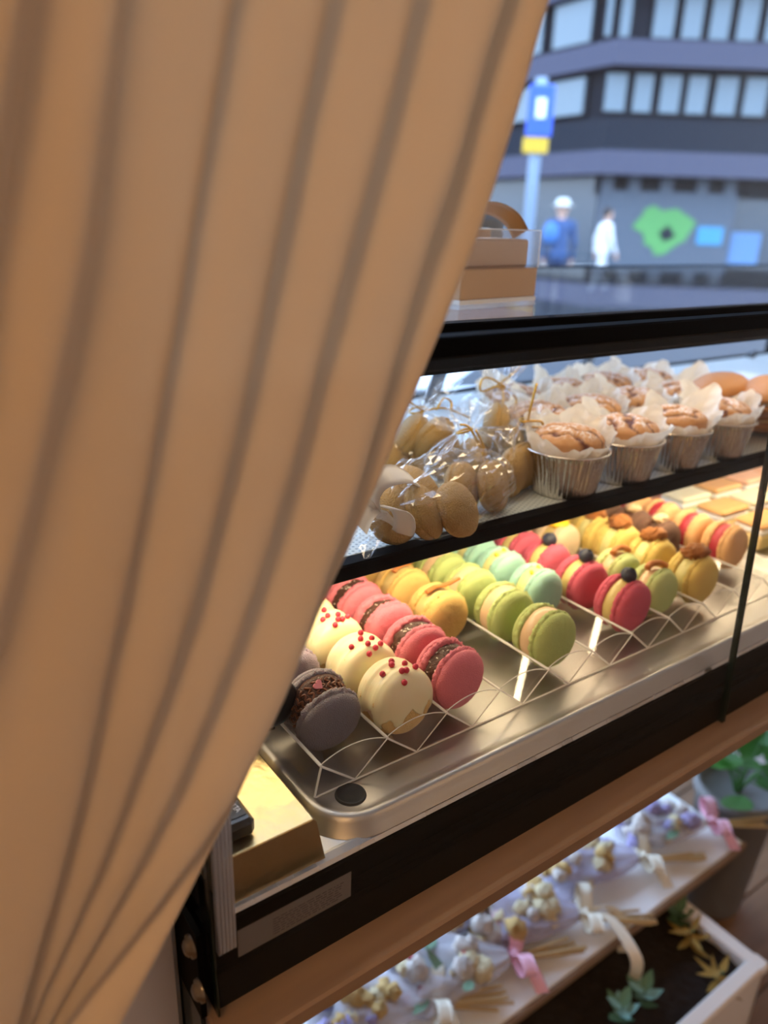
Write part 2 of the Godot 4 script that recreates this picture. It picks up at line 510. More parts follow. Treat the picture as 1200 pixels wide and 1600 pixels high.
func display_case() -> void:
	var y0 := EYE
	# board under the case
	var st := begin(false)
	box(st, Vector3(0.8728, y0 - 0.3871, -0.557), Vector3(1.5545, 0.012, 0.626), 0.0015)
	var o := part("counter_board", done(st), M.board_wood, self)
	tag(o, "brown wooden board carrying the pastry case above the dried bouquets", "board")
	for x in [1.62]:
		var leg := part("board_support", box_mesh(Vector3(0.03, 0.807, 0.5), 0.002, Vector3(x, 0.4035, -0.6)), M.white_paint, self)
		tag(leg, "white upright panel holding up the wooden board's far end", "panel")
	var c := thing("display_case", "long black framed glass pastry case with steel base beside the curtain", "display case", Vector3(0, y0 - 0.381, 0))
	var b := 0.381     # local y of the eye
	# bottom frame: stepped black profile along the front, then sides
	st = begin(false)
	extrude(st, PackedVector2Array([Vector2(-0.268, 0), Vector2(-0.268, b - 0.357), Vector2(-0.2705, b - 0.356), Vector2(-0.2705, b - 0.349), Vector2(-0.274, b - 0.348), Vector2(-0.274, b - 0.333), Vector2(-0.279, b - 0.331), Vector2(-0.288, b - 0.331), Vector2(-0.288, 0)]), 1.54, Transform3D(Basis(Vector3(0, 0, 1), Vector3(0, 1, 0), Vector3(1, 0, 0)), Vector3(0.1, 0, 0)))
	part("bottom_frame", done(st), M.black_metal, c)
	part("base_plate", box_mesh(Vector3(1.54, 0.006, 0.58), 0.0, Vector3(0.87, 0.006, -0.578)), M.black_metal, c)
	part("rear_frame", box_mesh(Vector3(1.54, 0.06, 0.02), 0.002, Vector3(0.87, 0.03, -0.86)), M.black_metal, c)
	# steel deck round the pan, with a rolled front lip
	st = begin(false)
	extrude(st, PackedVector2Array([Vector2(-0.277, b - 0.3335), Vector2(-0.2755, b - 0.3315), Vector2(-0.277, b - 0.3295), Vector2(-0.281, b - 0.328), Vector2(-0.283, b - 0.3285), Vector2(-0.283, b - 0.333)]), 1.5, Transform3D(Basis(Vector3(0, 0, 1), Vector3(0, 1, 0), Vector3(1, 0, 0)), Vector3(0.115, 0, 0)))
	part("deck_lip", done(st), M.steel, c)
	part("steel_deck", box_mesh(Vector3(1.5, 0.003, 0.57), 0.0, Vector3(0.865, b - 0.3305, -0.566)), M.steel, c)
	# top and middle bars
	st = begin(false)
	box(st, Vector3(0.87, b - 0.0755, -0.392), Vector3(1.54, 0.030, 0.014), 0.001)
	box(st, Vector3(0.87, b - 0.0915, -0.392), Vector3(1.54, 0.004, 0.008), 0.0005)
	part("top_bar", done(st), M.black_metal, c)
	part("top_glass", box_mesh(Vector3(1.54, 0.005, 0.479), 0.0, Vector3(0.87, b - 0.0614, -0.6255)), M.top_pane, c)
	part("top_rear_edge", box_mesh(Vector3(1.54, 0.006, 0.005), 0.0008, Vector3(0.87, b - 0.0605, -0.867)), M.black_metal, c)
	st = begin(false)
	box(st, Vector3(0.87, b - 0.2118, -0.3785), Vector3(1.54, 0.0115, 0.013), 0.0012)
	box(st, Vector3(0.87, b - 0.2125, -0.392), Vector3(1.54, 0.008, 0.012), 0.0005)
	part("shelf_bar", done(st), M.black_metal, c)
	var perf := mat("perforated_sheet", c8(214, 224, 226), 0.35)
	var im := Image.create_empty(128, 128, false, Image.FORMAT_RGB8)
	im.fill(Color.WHITE)
	for y in 128:
		for x in 128:
			var q := Vector2(fposmod(x, 32.0) - 16.0, fposmod(y + (16.0 if int(x / 32.0) % 2 else 0.0), 32.0) - 16.0)
			if q.length() < 8.0: im.set_pixel(x, y, Color(0.66, 0.72, 0.76))
	perf.albedo_texture = ImageTexture.create_from_image(im)
	perf.uv1_triplanar = true
	perf.uv1_scale = Vector3(60, 60, 60)
	part("shelf_sheet", box_mesh(Vector3(1.53, 0.004, 0.36), 0.0005, Vector3(0.87, b - 0.2083, -0.565)), perf, c)
	# slanted rear struts seen between the bars
	for q in [[on_z(661, 658, -0.74), on_z(688, 583, -0.69)], [on_z(903, 618, -0.74), on_z(919, 566, -0.69)], [on_z(1170, 640, -0.74), on_z(1174, 565, -0.735)]]:
		st = begin(false)
		var p0: Vector3 = q[0] - c.position
		var p1: Vector3 = q[1] - c.position
		var d := (p1 - p0).normalized()
		beam(st, p0 - d * ((p0.y - (b - 0.206)) / d.y), p1 + d * 0.02, 0.016, 0.010, 0.001, Vector3.BACK)
		part("rear_strut", done(st), mat("strut_metal", c8(84, 88, 94), 0.4, 0.6) if not M.has("strut_metal") else M.strut_metal, c)
	part("rear_shelf_rail", box_mesh(Vector3(1.54, 0.008, 0.012), 0.001, Vector3(0.87, b - 0.2085, -0.752)), M.black_metal, c)
	for x in [0.105, 1.62]:
		part("rear_post", box_mesh(Vector3(0.014, 0.32, 0.014), 0.001, Vector3(x, 0.16, -0.855)), M.black_metal, c)
		part("side_post", box_mesh(Vector3(0.014, 0.32, 0.014), 0.001, Vector3(x, 0.16, -0.392)), M.black_metal, c)
		part("shelf_arm", box_mesh(Vector3(0.012, 0.010, 0.45), 0.001, Vector3(x, b - 0.214, -0.62)), M.black_metal, c)
	# front glass, leaning a little inwards at the top: a pane and its neighbour, with a green edge where they meet
	var lean := Basis(Vector3.RIGHT, -0.038)
	for g in [[0.0996, 0.5445, -0.2637], [0.5475, 1.62, -0.2637]]:
		st = begin(false)
		var gw: float = g[1] - g[0]
		var gc := Vector3((g[0] + g[1]) / 2.0, b - 0.3845, g[2])
		box(st, gc + lean * Vector3(0, 0.167, 0), Vector3(gw - 0.003, 0.329, 0.004), 0.0, lean)
		var pn := part("front_pane", done(st), M.case_pane, c)
		pn.position.y = 0.004
		st = begin(false)
		for x in [g[0], g[1]]:
			st = begin(false)
			box(st, Vector3(x, 0, 0) + Vector3(0, b - 0.3845, g[2]) + lean * Vector3(0, 0.167, 0), Vector3(0.0012, 0.329, 0.0042), 0.0002, lean)
			part("glass_edge", done(st), M.edge_glass, pn).set_meta("label", "dark green cut edge of the front glass")
	st = begin(false)
	box(st, Vector3(0.87, b - 0.0535, -0.2765), Vector3(1.54, 0.010, 0.012), 0.001)
	part("glass_top_rail", done(st), M.black_metal, c)
	for x in [0.105, 1.62]:
		part("top_side_rail", box_mesh(Vector3(0.012, 0.008, 0.115), 0.001, Vector3(x, b - 0.0535, -0.335)), M.black_metal, c)
	# side glass and the bolted black plate on it
	part("side_pane", box_mesh(Vector3(0.004, 0.325, 0.57), 0.0, Vector3(0.0985, b - 0.219, -0.556)), M.case_pane, c)
	st = begin(false)
	extrude(st, PackedVector2Array([Vector2(0.268, 0.0), Vector2(0.268, b - 0.324), Vector2(0.325, b - 0.3245), Vector2(0.325, 0.0)]), 0.003, Transform3D(Basis(Vector3(0, 0, -1), Vector3(0, 1, 0), Vector3(1, 0, 0)), Vector3(0.0925, 0, 0)))
	var plate := part("corner_plate", done(st), M.black_metal, c)
	for q in [[300, 1478], [314, 1547]]:
		st = begin()
		var w := on_x(q[0], q[1], 0.0925) - c.position
		w.y = maxf(w.y, 0.009)
		lathe(st, [Vector2(0, 0.0042), Vector2(0.0026, 0.0042), Vector2(0.0042, 0.0030), Vector2(0.0044, 0.0018), Vector2(0.0058, 0.0016), Vector2(0.0060, 0.0)], 20, Transform3D(Basis(Vector3(0, 0, 1), PI / 2), w))
		part("bolt", done(st), M.bolt_metal, plate)
	var sk := part("glass_skirt", box_mesh(Vector3(0.0024, 0.075, 0.30), 0.0003), mat("dark_teal_glass", c8(18, 38, 42), 0.15), self, at(Vector3(0.0939, y0 - 0.4192, -0.42)))
	tag(sk, "dark teal glass skirt below the bolted black corner plate", "panel")
	# clear ribbed edge strip beside the glass edge
	st = begin(false)
	for k in 5:
		var x := 0.1045 + 0.002 * k
		box(st, Vector3(x, b - 0.298, -0.2695 - 0.0004 * (k % 2)), Vector3(0.0019, 0.094, 0.0035 + 0.0008 * (k % 2)), 0.0004)
	part("edge_strip", done(st), M.clear_plastic, c)
	# steel housing at the left end
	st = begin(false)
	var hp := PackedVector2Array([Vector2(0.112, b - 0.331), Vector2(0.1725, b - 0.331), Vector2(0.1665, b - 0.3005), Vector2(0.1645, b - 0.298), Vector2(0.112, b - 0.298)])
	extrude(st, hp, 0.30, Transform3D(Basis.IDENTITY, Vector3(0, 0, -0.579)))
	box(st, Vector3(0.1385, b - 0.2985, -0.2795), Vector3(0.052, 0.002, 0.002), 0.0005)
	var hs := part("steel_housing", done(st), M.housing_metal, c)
	hs.set_meta("label", "folded steel housing tinted with golden light at the case's end")
	# printed notice on the dark front, text lines only
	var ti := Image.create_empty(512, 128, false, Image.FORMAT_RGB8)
	ti.fill(c8(106, 99, 93))  # paper toned down: the shadow over it is put into its colour
	var tr := RandomNumberGenerator.new(); tr.seed = 5
	for row in 7:
		var x := 150
		while x < 470 - row * 4:
			var l := tr.randi_range(8, 34)
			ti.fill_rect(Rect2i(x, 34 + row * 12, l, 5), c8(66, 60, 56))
			x += l + 7
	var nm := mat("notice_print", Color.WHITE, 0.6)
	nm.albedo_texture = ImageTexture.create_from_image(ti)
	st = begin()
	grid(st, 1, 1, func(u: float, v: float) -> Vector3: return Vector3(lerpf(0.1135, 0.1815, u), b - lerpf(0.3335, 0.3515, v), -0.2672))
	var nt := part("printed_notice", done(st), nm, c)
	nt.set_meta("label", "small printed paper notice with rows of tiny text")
	# light strips under both bars
	var glow := mat("led_glow", c8(255, 240, 210), 0.5)
	glow.emission_enabled = true
	glow.emission = c8(255, 226, 170)
	glow.emission_energy_multiplier = 3.0
	for q in [[-0.2145, -0.4040, 0.175], [-0.0830, -0.4045, 0.055]]:
		var led := part("led_strip", box_mesh(Vector3(1.48, 0.003, 0.008), 0.0005, Vector3(0.87, b + q[0] + 0.002, q[1])), glow, c)
		area("led_light", Vector3(0.87, b + q[0] - 0.0005, q[1]), Vector3(0, -1, -0.15), Vector2(1.48, 0.008), q[2], Color(1.0, 0.91, 0.75), led)
	# sunk steel pan with rounded corners in the deck
	pan(c, b)

func rounded(x0: float, x1: float, z0: float, z1: float, r: float, n := 8) -> PackedVector2Array:
	var out := PackedVector2Array()
	for q in [[x1 - r, z1 - r, 0.0], [x0 + r, z1 - r, PI / 2], [x0 + r, z0 + r, PI], [x1 - r, z0 + r, PI * 1.5]]:
		for k in n + 1:
			var a: float = q[2] + PI / 2 * k / n
			out.append(Vector2(q[0] + r * cos(a), q[1] + r * sin(a)))
	return out

func pan(c: Node3D, b: float) -> void:
	for q in [[0.1800, 0.742, "pan with macarons"], [0.765, 1.30, ""]]:
		var st := begin()
		# outline rings from outside to inside: flange, bead, wall, floor
		var rings := [[-0.0065, -0.3288, 0.036], [-0.004, -0.3258, 0.034], [-0.001, -0.3222, 0.031], [0.0005, -0.3200, 0.030], [0.002, -0.3192, 0.029], [0.0035, -0.3190, 0.028], [0.005, -0.3194, 0.027], [0.0075, -0.3202, 0.025], [0.011, -0.3205, 0.022], [0.1, -0.3205, 0.02]]
		var loops := []
		for r in rings:
			var l := rounded(q[0] + r[0], q[1] - r[0], -0.62 + r[0], -0.2835 - r[0], r[2])
			loops.append([l, r[1]])
		var n: int = loops[0][0].size()
		grid(st, n, loops.size() - 1, func(u: float, v: float) -> Vector3:
			var k: Array = loops[int(round(v * (loops.size() - 1)))]
			var p: Vector2 = k[0][int(round(u * n)) % n]
			return Vector3(p.x, b + k[1], p.y))
		var inner: PackedVector2Array = loops[-1][0]
		var mid := Vector3((q[0] + q[1]) / 2.0, b - 0.3205, -0.45)
		for k in n:
			var p := inner[k]
			var p2 := inner[(k + 1) % n]
			tri_from(st, Vector3(p.x, mid.y, p.y), Vector3(p2.x, mid.y, p2.y), mid, mid + Vector3(0, -1, 0))
		var t := part("steel_pan", done(st), M.pan_steel, self, at(c.position))
		if q[2] != "": tag(t, "shallow steel pan with rounded corners under the clear macaron tray", "pan")
		else: tag(t, "shallow steel pan under the cake slices", "pan")
		if q[2] != "":
			st = begin()
			lathe(st, [Vector2(0, 0.0006), Vector2(0.0068, 0.0006), Vector2(0.0076, 0.0010), Vector2(0.0082, 0.0013), Vector2(0.0090, 0.0012), Vector2(0.0096, 0.0)], 32, at(Vector3(0.2055, b - 0.3205, -0.305)))
			part("drain_plug", done(st), M.black_rubber, t).set_meta("label", "round black rubber drain plug")

# ---------------------------------------------------------------- the curtain
func curtain() -> void:
	var rows := [0.0, 400.0, 800.0, 1200.0, 1600.0]
	var L := [[-330, -420, -520, -600, -680], [-130, -200, -290, -380, -470], [60, -5, -75, -190, -330], [205, 145, 60, -60, -200],
		[350, 280, 203, 120, 8], [490, 410, 322, 204, 43], [620, 520, 418, 276, 72], [752, 633, 520, 365, 96], [830, 705, 557, 384, 168]]
	var amp := [0.24, 0.22, 0.18, 0.14, 0.22, 0.28, 0.36, 0.42]
	var prof := [Vector2(0, 0.0), Vector2(0.16, -0.04), Vector2(0.36, 0.12), Vector2(0.62, 0.62), Vector2(0.90, 1.0), Vector2(1.05, 0.92), Vector2(1.05, 0.4), Vector2(1.0, 0.0)]
	var soft := [Vector2(0, 0.0), Vector2(0.15, 0.02), Vector2(0.34, 0.30), Vector2(0.54, 0.76), Vector2(0.70, 1.0), Vector2(0.82, 0.92), Vector2(0.92, 0.42), Vector2(1.0, 0.0)]
	var cols := []          # [interval, lateral 0..1, height of fold]
	for k in 8:
		var pr: Array = prof if k >= 3 else soft
		for s in 7:
			for j in 5:
				var t := j / 5.0
				var p: Vector2 = pr[s].cubic_interpolate(pr[s + 1], pr[maxi(0, s - 1)], pr[mini(7, s + 2)], t)
				cols.append([k, p.x, p.y * amp[k]])
	cols.append([7, 1.0, 0.0])
	cols.append([7, 0.99, -0.06])
	cols.append([7, 0.94, -0.12])
	cols.append([7, 0.84, -0.14])
	var ys := []
	for k in 45: ys.append(-60.0 + 42.0 * k)
	var xat := func(k: int, py: float) -> float:
		var f := clampf(py / 400.0, 0.0, 3.999)
		var i := int(f)
		var l: Array = L[k]
		var v: float = cubic_interpolate(l[i], l[i + 1], l[maxi(0, i - 1)] if i > 0 else 2 * l[0] - l[1], l[mini(4, i + 2)] if i < 3 else 2 * l[4] - l[3], f - i)
		if py < 0.0: v += (l[0] - l[1]) / 400.0 * -py
		if py > 1600.0: v += (l[4] - l[3]) / 400.0 * (py - 1600.0)
		return v
	var zc := -0.240
	var nrow := ys.size() + 4
	var pts := PackedVector3Array()
	for j in nrow:
		for q in cols:
			var py: float = ys[maxi(0, j - 4)]
			var xa: float = xat.call(q[0], py)
			var xb: float = xat.call(q[0] + 1, py)
			var w := on_z(lerpf(xa, xb, q[1]), py, zc)
			var width: float = on_z(xb, py, zc).x - on_z(xa, py, zc).x
			var wob := 1.0 + 0.16 * nz.get_noise_2d(q[0] * 7.3 + q[1] * 0.7, py * 0.0016)
			w.z += clampf(width * q[2] * wob, -0.006, 0.022)
			w.z += 0.0012 * nz.get_noise_2d(w.x * 22.0, w.y * 6.0 + 40.0)
			w.x += 0.0016 * nz.get_noise_2d(w.x * 9.0 + 70.0, w.y * 5.0)
			if j < 4:
				var up: float = [0.75, 0.45, 0.22, 0.08][j]
				w.y += up
				w.x += 0.10 * (1.0 - exp(-up * 3.0))
			pts.append(w)
	var n := cols.size()
	var us := PackedFloat32Array([0.0])
	var mid := int(nrow / 2)
	for i in n - 1: us.append(us[i] + pts[mid * n + i].distance_to(pts[mid * n + i + 1]))
	var st := begin()
	for j in nrow - 1:
		for i in n - 1:
			for d in [[0, 0], [1, 0], [1, 1], [0, 0], [1, 1], [0, 1]]:
				var p := pts[(j + d[1]) * n + i + d[0]]
				st.set_uv(Vector2(us[i + d[0]], -p.y))
				st.add_vertex(p)
	var o := thing("curtain", "beige linen curtain hanging in soft folds, swept aside before the case", "curtain", Vector3(0, 0, 0))
	part("cloth", done(st), M.linen, o)
	var ry := pts[0].y
	var rod := begin()
	tube(rod, PackedVector3Array([Vector3(-0.6, 0, 0), Vector3(0.2, 0, 0), Vector3(0.95, 0, 0)]), 0.01, 0.01, 16)
	var ro := thing("curtain_rod", "thin black rod holding the linen curtain", "rod", Vector3(0, ry, -0.235))
	part("pole", done(rod), M.black_metal, ro)
	for x in [-0.58, 0.93]:
		part("ceiling_bracket", box_mesh(Vector3(0.012, 2.7 - ry, 0.012), 0.001, Vector3(x, (2.7 - ry) / 2.0, 0)), M.black_metal, ro)

# ---------------------------------------------------------------- macarons and their tray
const MR := 0.0222
const VALLEY := -0.320
const RIDGE := -0.2994
var shells := []
var placed := {}

func shell_mesh(sd: int, dome := 0.0082, smoothness := 1.0) -> ArrayMesh:      # axis z, outer face towards +z, foot at z = 0
	var prof := []
	for k in 15:
		var r := MR * 0.975 * sin(PI / 2 * k / 14.0)
		prof.append(Vector2(r, 0.0050 + dome * pow(maxf(0.0, 1.0 - pow(r / (MR * 0.975), 2.7)), 1.0 / 2.3)))
	prof.append(Vector2(MR * 0.93, 0.0047))
	prof.append(Vector2(MR * 1.0, 0.0040))
	prof.append(Vector2(MR * 1.03, 0.0026))
	prof.append(Vector2(MR * 1.01, 0.0010))
	prof.append(Vector2(MR * 0.95, 0.0))
	prof.append(Vector2(MR * 0.4, 0.0003))
	prof.append(Vector2(0, 0.0003))
	var st := begin()
	var f := func(p: Vector3, a: float, i: int) -> Vector3:
		var q := Vector3(cos(a), sin(a), sd * 3.7)
		if i >= 15 and i <= 19:
			var k := 1.0 + 0.06 * nz.get_noise_3dv(q * 9.0 + Vector3(0, 0, i * 1.3)) + 0.06 * nz.get_noise_3dv(q * 17.0 + Vector3(0, 0, i * 1.1))
			p.x *= k; p.z *= k
			p.y += 0.0011 * nz.get_noise_3dv(q * 13.0 + Vector3(5, 0, i))
		else:
			var k := 1.0 + 0.014 * nz.get_noise_3dv(q * 1.4 + Vector3(0, 0, 9))
			p.x *= k; p.z *= k
			p.y += 0.00035 * nz.get_noise_3dv(Vector3(p.x, p.z, sd * 0.1) * 160.0)
		return p
	lathe(st, prof, 96, Transform3D(Basis(Vector3.RIGHT, PI / 2), Vector3.ZERO), f)
	return done(st)

func filling_mesh(r: float, gap: float, rough: float, bulge := 1.04, freq := 6.0, sd := 1) -> ArrayMesh:
	var prof := [Vector2(r * 0.3, -gap / 2 - 0.0005), Vector2(r * 0.97, -gap / 2 - 0.0005)]
	for k in 9:
		var t := k / 8.0
		prof.append(Vector2(r * lerpf(1.0, bulge, sin(PI * t)), lerpf(-gap / 2, gap / 2, t)))
	prof.append(Vector2(r * 0.97, gap / 2 + 0.0005)); prof.append(Vector2(r * 0.3, gap / 2 + 0.0005))
	var st := begin()
	var f := func(p: Vector3, a: float, i: int) -> Vector3:
		var k := 1.0 + rough * nz.get_noise_3dv(Vector3(cos(a) * freq, sin(a) * freq, p.y * 400.0 + sd * 7))
		p.x *= k; p.z *= k
		return p
	lathe(st, prof, 64, Transform3D(Basis(Vector3.RIGHT, PI / 2), Vector3.ZERO), f)
	return done(st)

func cake(called: String, r: float, g: float, b: float) -> StandardMaterial3D:
	var m := mat(called, c8(r, g, b), 0.72)
	relief(m, M.fine, 62.0, 0.085)
	m.subsurf_scatter_enabled = true
	m.subsurf_scatter_strength = 0.06
	return m

# a macaron standing on its rim in a groove; z_front is where its front face stands
func macaron(called: String, label: String, group: String, row: float, z_front: float, shell: Material, fill: Material, gap: float, fill_mesh: Mesh, scale := 1.0, loose := 0.0) -> Node3D:
	var rr := MR * scale
	var rise := rr / cos(atan2(RIDGE - VALLEY, PITCH / 2)) - 0.0008
	var t := (0.0132 * 2 + gap) * scale
	var nth: int = placed.get(row, 0)
	placed[row] = nth + 1
	if group != "": label += ", %s in its groove" % ["first", "second", "third", "fourth", "fifth", "sixth"][nth]
	var o := thing(called, label, "macaron", Vector3(vx(row), EYE + VALLEY + rise - rr, z_front - t / 2 + 0.0085), group)
	o.rotation = Vector3(rng.randf_range(-0.05, 0.02), rng.randf_range(-0.07, 0.07), 0)
	var mid := Vector3(0, rr, 0)
	var s := Vector3.ONE * scale
	var v := rng.randi() % shells.size()
	part("shell", shells[v], shell, o, Transform3D(Basis.from_euler(Vector3(loose, 0, rng.randf() * TAU)).scaled_local(s), mid + Vector3(0, -loose * 0.012, gap / 2 * scale)))
	part("shell", shells[(v + 1) % shells.size()], shell, o, Transform3D(Basis.from_euler(Vector3(0, PI, rng.randf() * TAU)).scaled_local(s), mid - Vector3(0, 0, gap / 2 * scale)))
	part("filling", fill_mesh, fill, o, Transform3D(Basis.from_euler(Vector3(loose * 0.4, 0, rng.randf() * TAU)).scaled_local(s), mid))
	return o

func top_of(scale := 1.0) -> float: return MR * 2.0 * scale

func lump(r: Vector3, rough: float, freq: float, sd: int, seg := 20) -> ArrayMesh:
	var st := begin()
	var off := Vector3(sd * 5.1, sd * 2.3, 0)
	grid(st, seg, seg / 2, func(u: float, v: float) -> Vector3:
		var a := TAU * (0.0 if u > 0.99999 else u)
		var d := Vector3(sin(PI * v) * cos(a), cos(PI * v), sin(PI * v) * sin(a))
		if v < 0.001: d = Vector3.UP
		if v > 0.999: d = Vector3.DOWN
		return d * r * (1.0 + rough * ridge.get_noise_3dv(d * freq + off)))
	return done(st)

func macarons() -> void:
	for k in 4: shells.append(shell_mesh(k))
	tray()
	# colours of the shells and fillings
	var pink := cake("pink_shell", 222, 122, 136)
	var rose := cake("rose_shell", 204, 88, 110)
	var yellow := cake("yellow_shell", 222, 184, 106)
	var green := cake("green_shell", 178, 194, 120)
	var lime := cake("light_green_shell", 188, 202, 136)
	var mint := cake("mint_shell", 160, 206, 190)
	var grey := cake("grey_shell", 132, 124, 130)
	var lav := cake("lavender_shell", 152, 138, 150)
	var cream := cake("cream_shell", 230, 194, 126)
	var lemon := cake("lemon_shell", 216, 188, 104)
	var orange := cake("orange_shell", 230, 180, 126)
	var brown := cake("brown_shell", 108, 76, 60)
	var beige := cake("beige_shell", 224, 200, 164)
	var choc := relief(mat("chocolate", c8(74, 42, 28), 0.42), M.fine, 60.0, 0.06)
	var choc2 := mat("piped_chocolate", c8(112, 62, 34), 0.38)
	var tan_ := mat("beige_cream", c8(216, 186, 146), 0.32)
	var pale := mat("pale_cream", c8(214, 206, 142), 0.45)
	var gold := mat("yellow_cream", c8(206, 184, 118), 0.4)
	var rasp := relief(mat("raspberry_jam", c8(176, 40, 58), 0.35), M.fine, 60.0, 0.05)
	var white := mat("white_chocolate", c8(236, 222, 178), 0.36)
	white.subsurf_scatter_enabled = true; white.subsurf_scatter_strength = 0.15
	var nut := relief(mat("walnut_skin", c8(168, 104, 46), 0.55), M.fine, 120.0, 0.06)
	var peel := relief(mat("candied_peel", c8(190, 116, 46), 0.4), M.fine, 110.0, 0.05)
	var red := mat("red_sprinkle", c8(206, 52, 72), 0.45)
	var star_m := mat("yellow_sprinkle", c8(240, 214, 60), 0.5)
	var berry := relief(mat("blueberry_skin", c8(38, 40, 56), 0.5), M.fine, 100.0, 0.01)
	var heart_m := mat("pink_sugar", c8(240, 150, 160), 0.5)
	var flake := mat("sugar_flake", c8(226, 214, 200), 0.6)
	var smooth_f := filling_mesh(MR * 0.92, 0.0090, 0.012, 1.04)
	var thick_f := filling_mesh(MR * 0.92, 0.0098, 0.03, 1.03)
	var rough_f := filling_mesh(MR * 0.88, 0.0095, 0.10, 1.02, 14.0)

	var green_f := filling_mesh(MR * 0.95, 0.0096, 0.006, 1.03)
	# grey ones with chocolate
	var g := macaron("macaron", "grey macaron with piped chocolate filling and a pink sugar heart", "", 0, -0.343, grey, choc, 0.0125, cone_filling(), 1.0, 0.16)
	piped(g, choc2)
	var st := begin(false)
	var hp := PackedVector2Array()
	for k in 24:
		var a := TAU * k / 24.0
		hp.append(Vector2(16 * pow(sin(a), 3), 13 * cos(a) - 5 * cos(2 * a) - 2 * cos(3 * a) - cos(4 * a)) * 0.00021)
	extrude(st, hp, 0.0014)
	part("sugar_heart", done(st), heart_m, g, turned(Vector3(-0.003, MR + 0.0185, 0.0005), Vector3(-0.75, 0.1, 0.5)))
	for z in [-0.392, -0.432]:
		macaron("macaron", "plain lavender grey macaron", "lavender macarons", 0, z, lav, choc, 0.0092, smooth_f)

	# cream ones dipped in white chocolate with red pearls
	var coat := [coat_mesh(1), coat_mesh(2)]
	st = begin()
	ball(st, Vector3.ZERO, Vector3.ONE * 0.0021, 10)
	var pearl := done(st)
	var spots := [Vector2(-0.004, 0.006), Vector2(-0.001, 0.003), Vector2(0.002, 0.005), Vector2(-0.007, -0.001), Vector2(0.006, 0.004), Vector2(0.004, -0.001), Vector2(-0.001, -0.003), Vector2(0.0005, -0.0065)]
	var n := 0
	for z in [-0.329, -0.369, -0.4106, -0.450, -0.489]:
		var o := macaron("macaron", "cream macaron in white chocolate with red pearls", "cream macarons with red pearls", 1, z, cream, tan_, 0.0090, smooth_f)
		part("white_coating", coat[n % 2], white, o, at(Vector3(0, MR, 0)))
		for q in spots:
			var jx: float = q.x * 1.4 + rng.randf_range(-0.0025, 0.0025)
			var jz: float = q.y * 1.4 + 0.0045 + rng.randf_range(-0.0025, 0.0025)
			var env := envelope(absf(jz)) + 0.0024
			var y := sqrt(maxf(0.0, env * env - jx * jx))
			part("sugar_pearl", pearl, red, o, at(Vector3(jx, MR + y, jz)))
		n += 1

	# pink ones with rough chocolate
	var flecks := []
	for k in 2:
		st = begin(false)
		for j in 34:
			var a := rng.randf_range(-1.5, 1.5)
			var r := MR * 0.875
			box(st, Vector3(sin(a) * r, cos(a) * r, rng.randf_range(-0.0042, 0.0042)), Vector3(rng.randf_range(0.0008, 0.0021), 0.0009, rng.randf_range(0.0006, 0.0015)), 0.0002, Basis.from_euler(Vector3(rng.randf() * 3, rng.randf() * 3, rng.randf() * 3)))
		flecks.append(done(st))
	n = 0
	for z in [-0.3315, -0.3697, -0.4091, -0.4509, -0.4925, -0.533]:
		var o := macaron("macaron", "bright pink macaron with rough dark chocolate filling", "pink chocolate macarons", 2, z, pink, choc, 0.0098, rough_f)
		var fl := part("sugar_flakes", flecks[n % 2], flake, o, at(Vector3(0, MR, 0)))
		fl.set_meta("kind", "stuff")
		n += 1

	# yellow ones with a strip of candied peel
	st = begin()
	tube(st, spline([Vector3(-0.014, -0.001, 0.004), Vector3(-0.006, 0.001, 0.001), Vector3(0.004, 0.0012, 0.0), Vector3(0.017, 0.0045, -0.002)], 6), 0.0026, 0.0018, 8, 0.6)
	var peel_mesh := done(st)
	for z in [-0.4033, -0.4496, -0.491, -0.53]:
		var o := macaron("macaron", "yellow macaron with candied orange peel", "yellow macarons with peel", 3, z, yellow, gold, 0.0100, thick_f)
		part("candied_peel", peel_mesh, peel, o, turned(Vector3(0.002, MR * 2.0 + 0.0008, 0.0), Vector3(0, rng.randf_range(-0.3, 0.5), 0)))

	for z in [-0.3322, -0.3764, -0.419, -0.4551, -0.494]:
		macaron("macaron", "green macaron with smooth beige cream filling", "green macarons", 4, z, green, tan_, 0.0096, green_f)

	# mint ones with two yellow stars
	st = begin(false)
	var sp := PackedVector2Array()
	for k in 10:
		var r := 0.0021 if k % 2 == 0 else 0.0011
		sp.append(Vector2(r * sin(TAU * k / 10.0), r * cos(TAU * k / 10.0)))
	extrude(st, sp, 0.0016)
	var star := done(st)
	for z in [-0.389, -0.4303, -0.4663, -0.504]:
		var o := macaron("macaron", "mint macaron with yellow sugar stars", "mint macarons", 5, z, mint, pale, 0.0092, smooth_f)
		for q in [[-0.008, 0.0015], [0.003, -0.001]]:
			var y: float = sqrt(pow(MR * 0.96, 2) - q[0] * q[0])
			part("sugar_star", star, star_m, o, turned(Vector3(q[0], MR + y, q[1]), Vector3(-0.9, 0.2, 0.1)))

	# rose ones with a blueberry
	st = begin()
	var bp := []
	for k in 13:
		var a := PI * k / 12.0
		bp.append(Vector2(0.0068 * sin(a), 0.0062 * cos(a)))
	bp[0] = Vector2(0.0, 0.0040); bp[1] = Vector2(0.0014, 0.0043)
	bp.insert(2, Vector2(0.0022, 0.0066))
	lathe(st, bp, 24)
	var berry_mesh := done(st)
	for z in [-0.3357, -0.3809, -0.4206, -0.4565, -0.494]:
		var o := macaron("macaron", "deep pink macaron topped with a blueberry", "pink macarons with blueberry", 6, z, rose, gold, 0.0092, smooth_f)
		part("blueberry", berry_mesh, berry, o, turned(Vector3(0.001, MR * 2.0 + 0.0035, 0.001), Vector3(0.5, 0, -0.1)))

	# light green ones with a nut, and pale beige ones behind them
	st = begin()
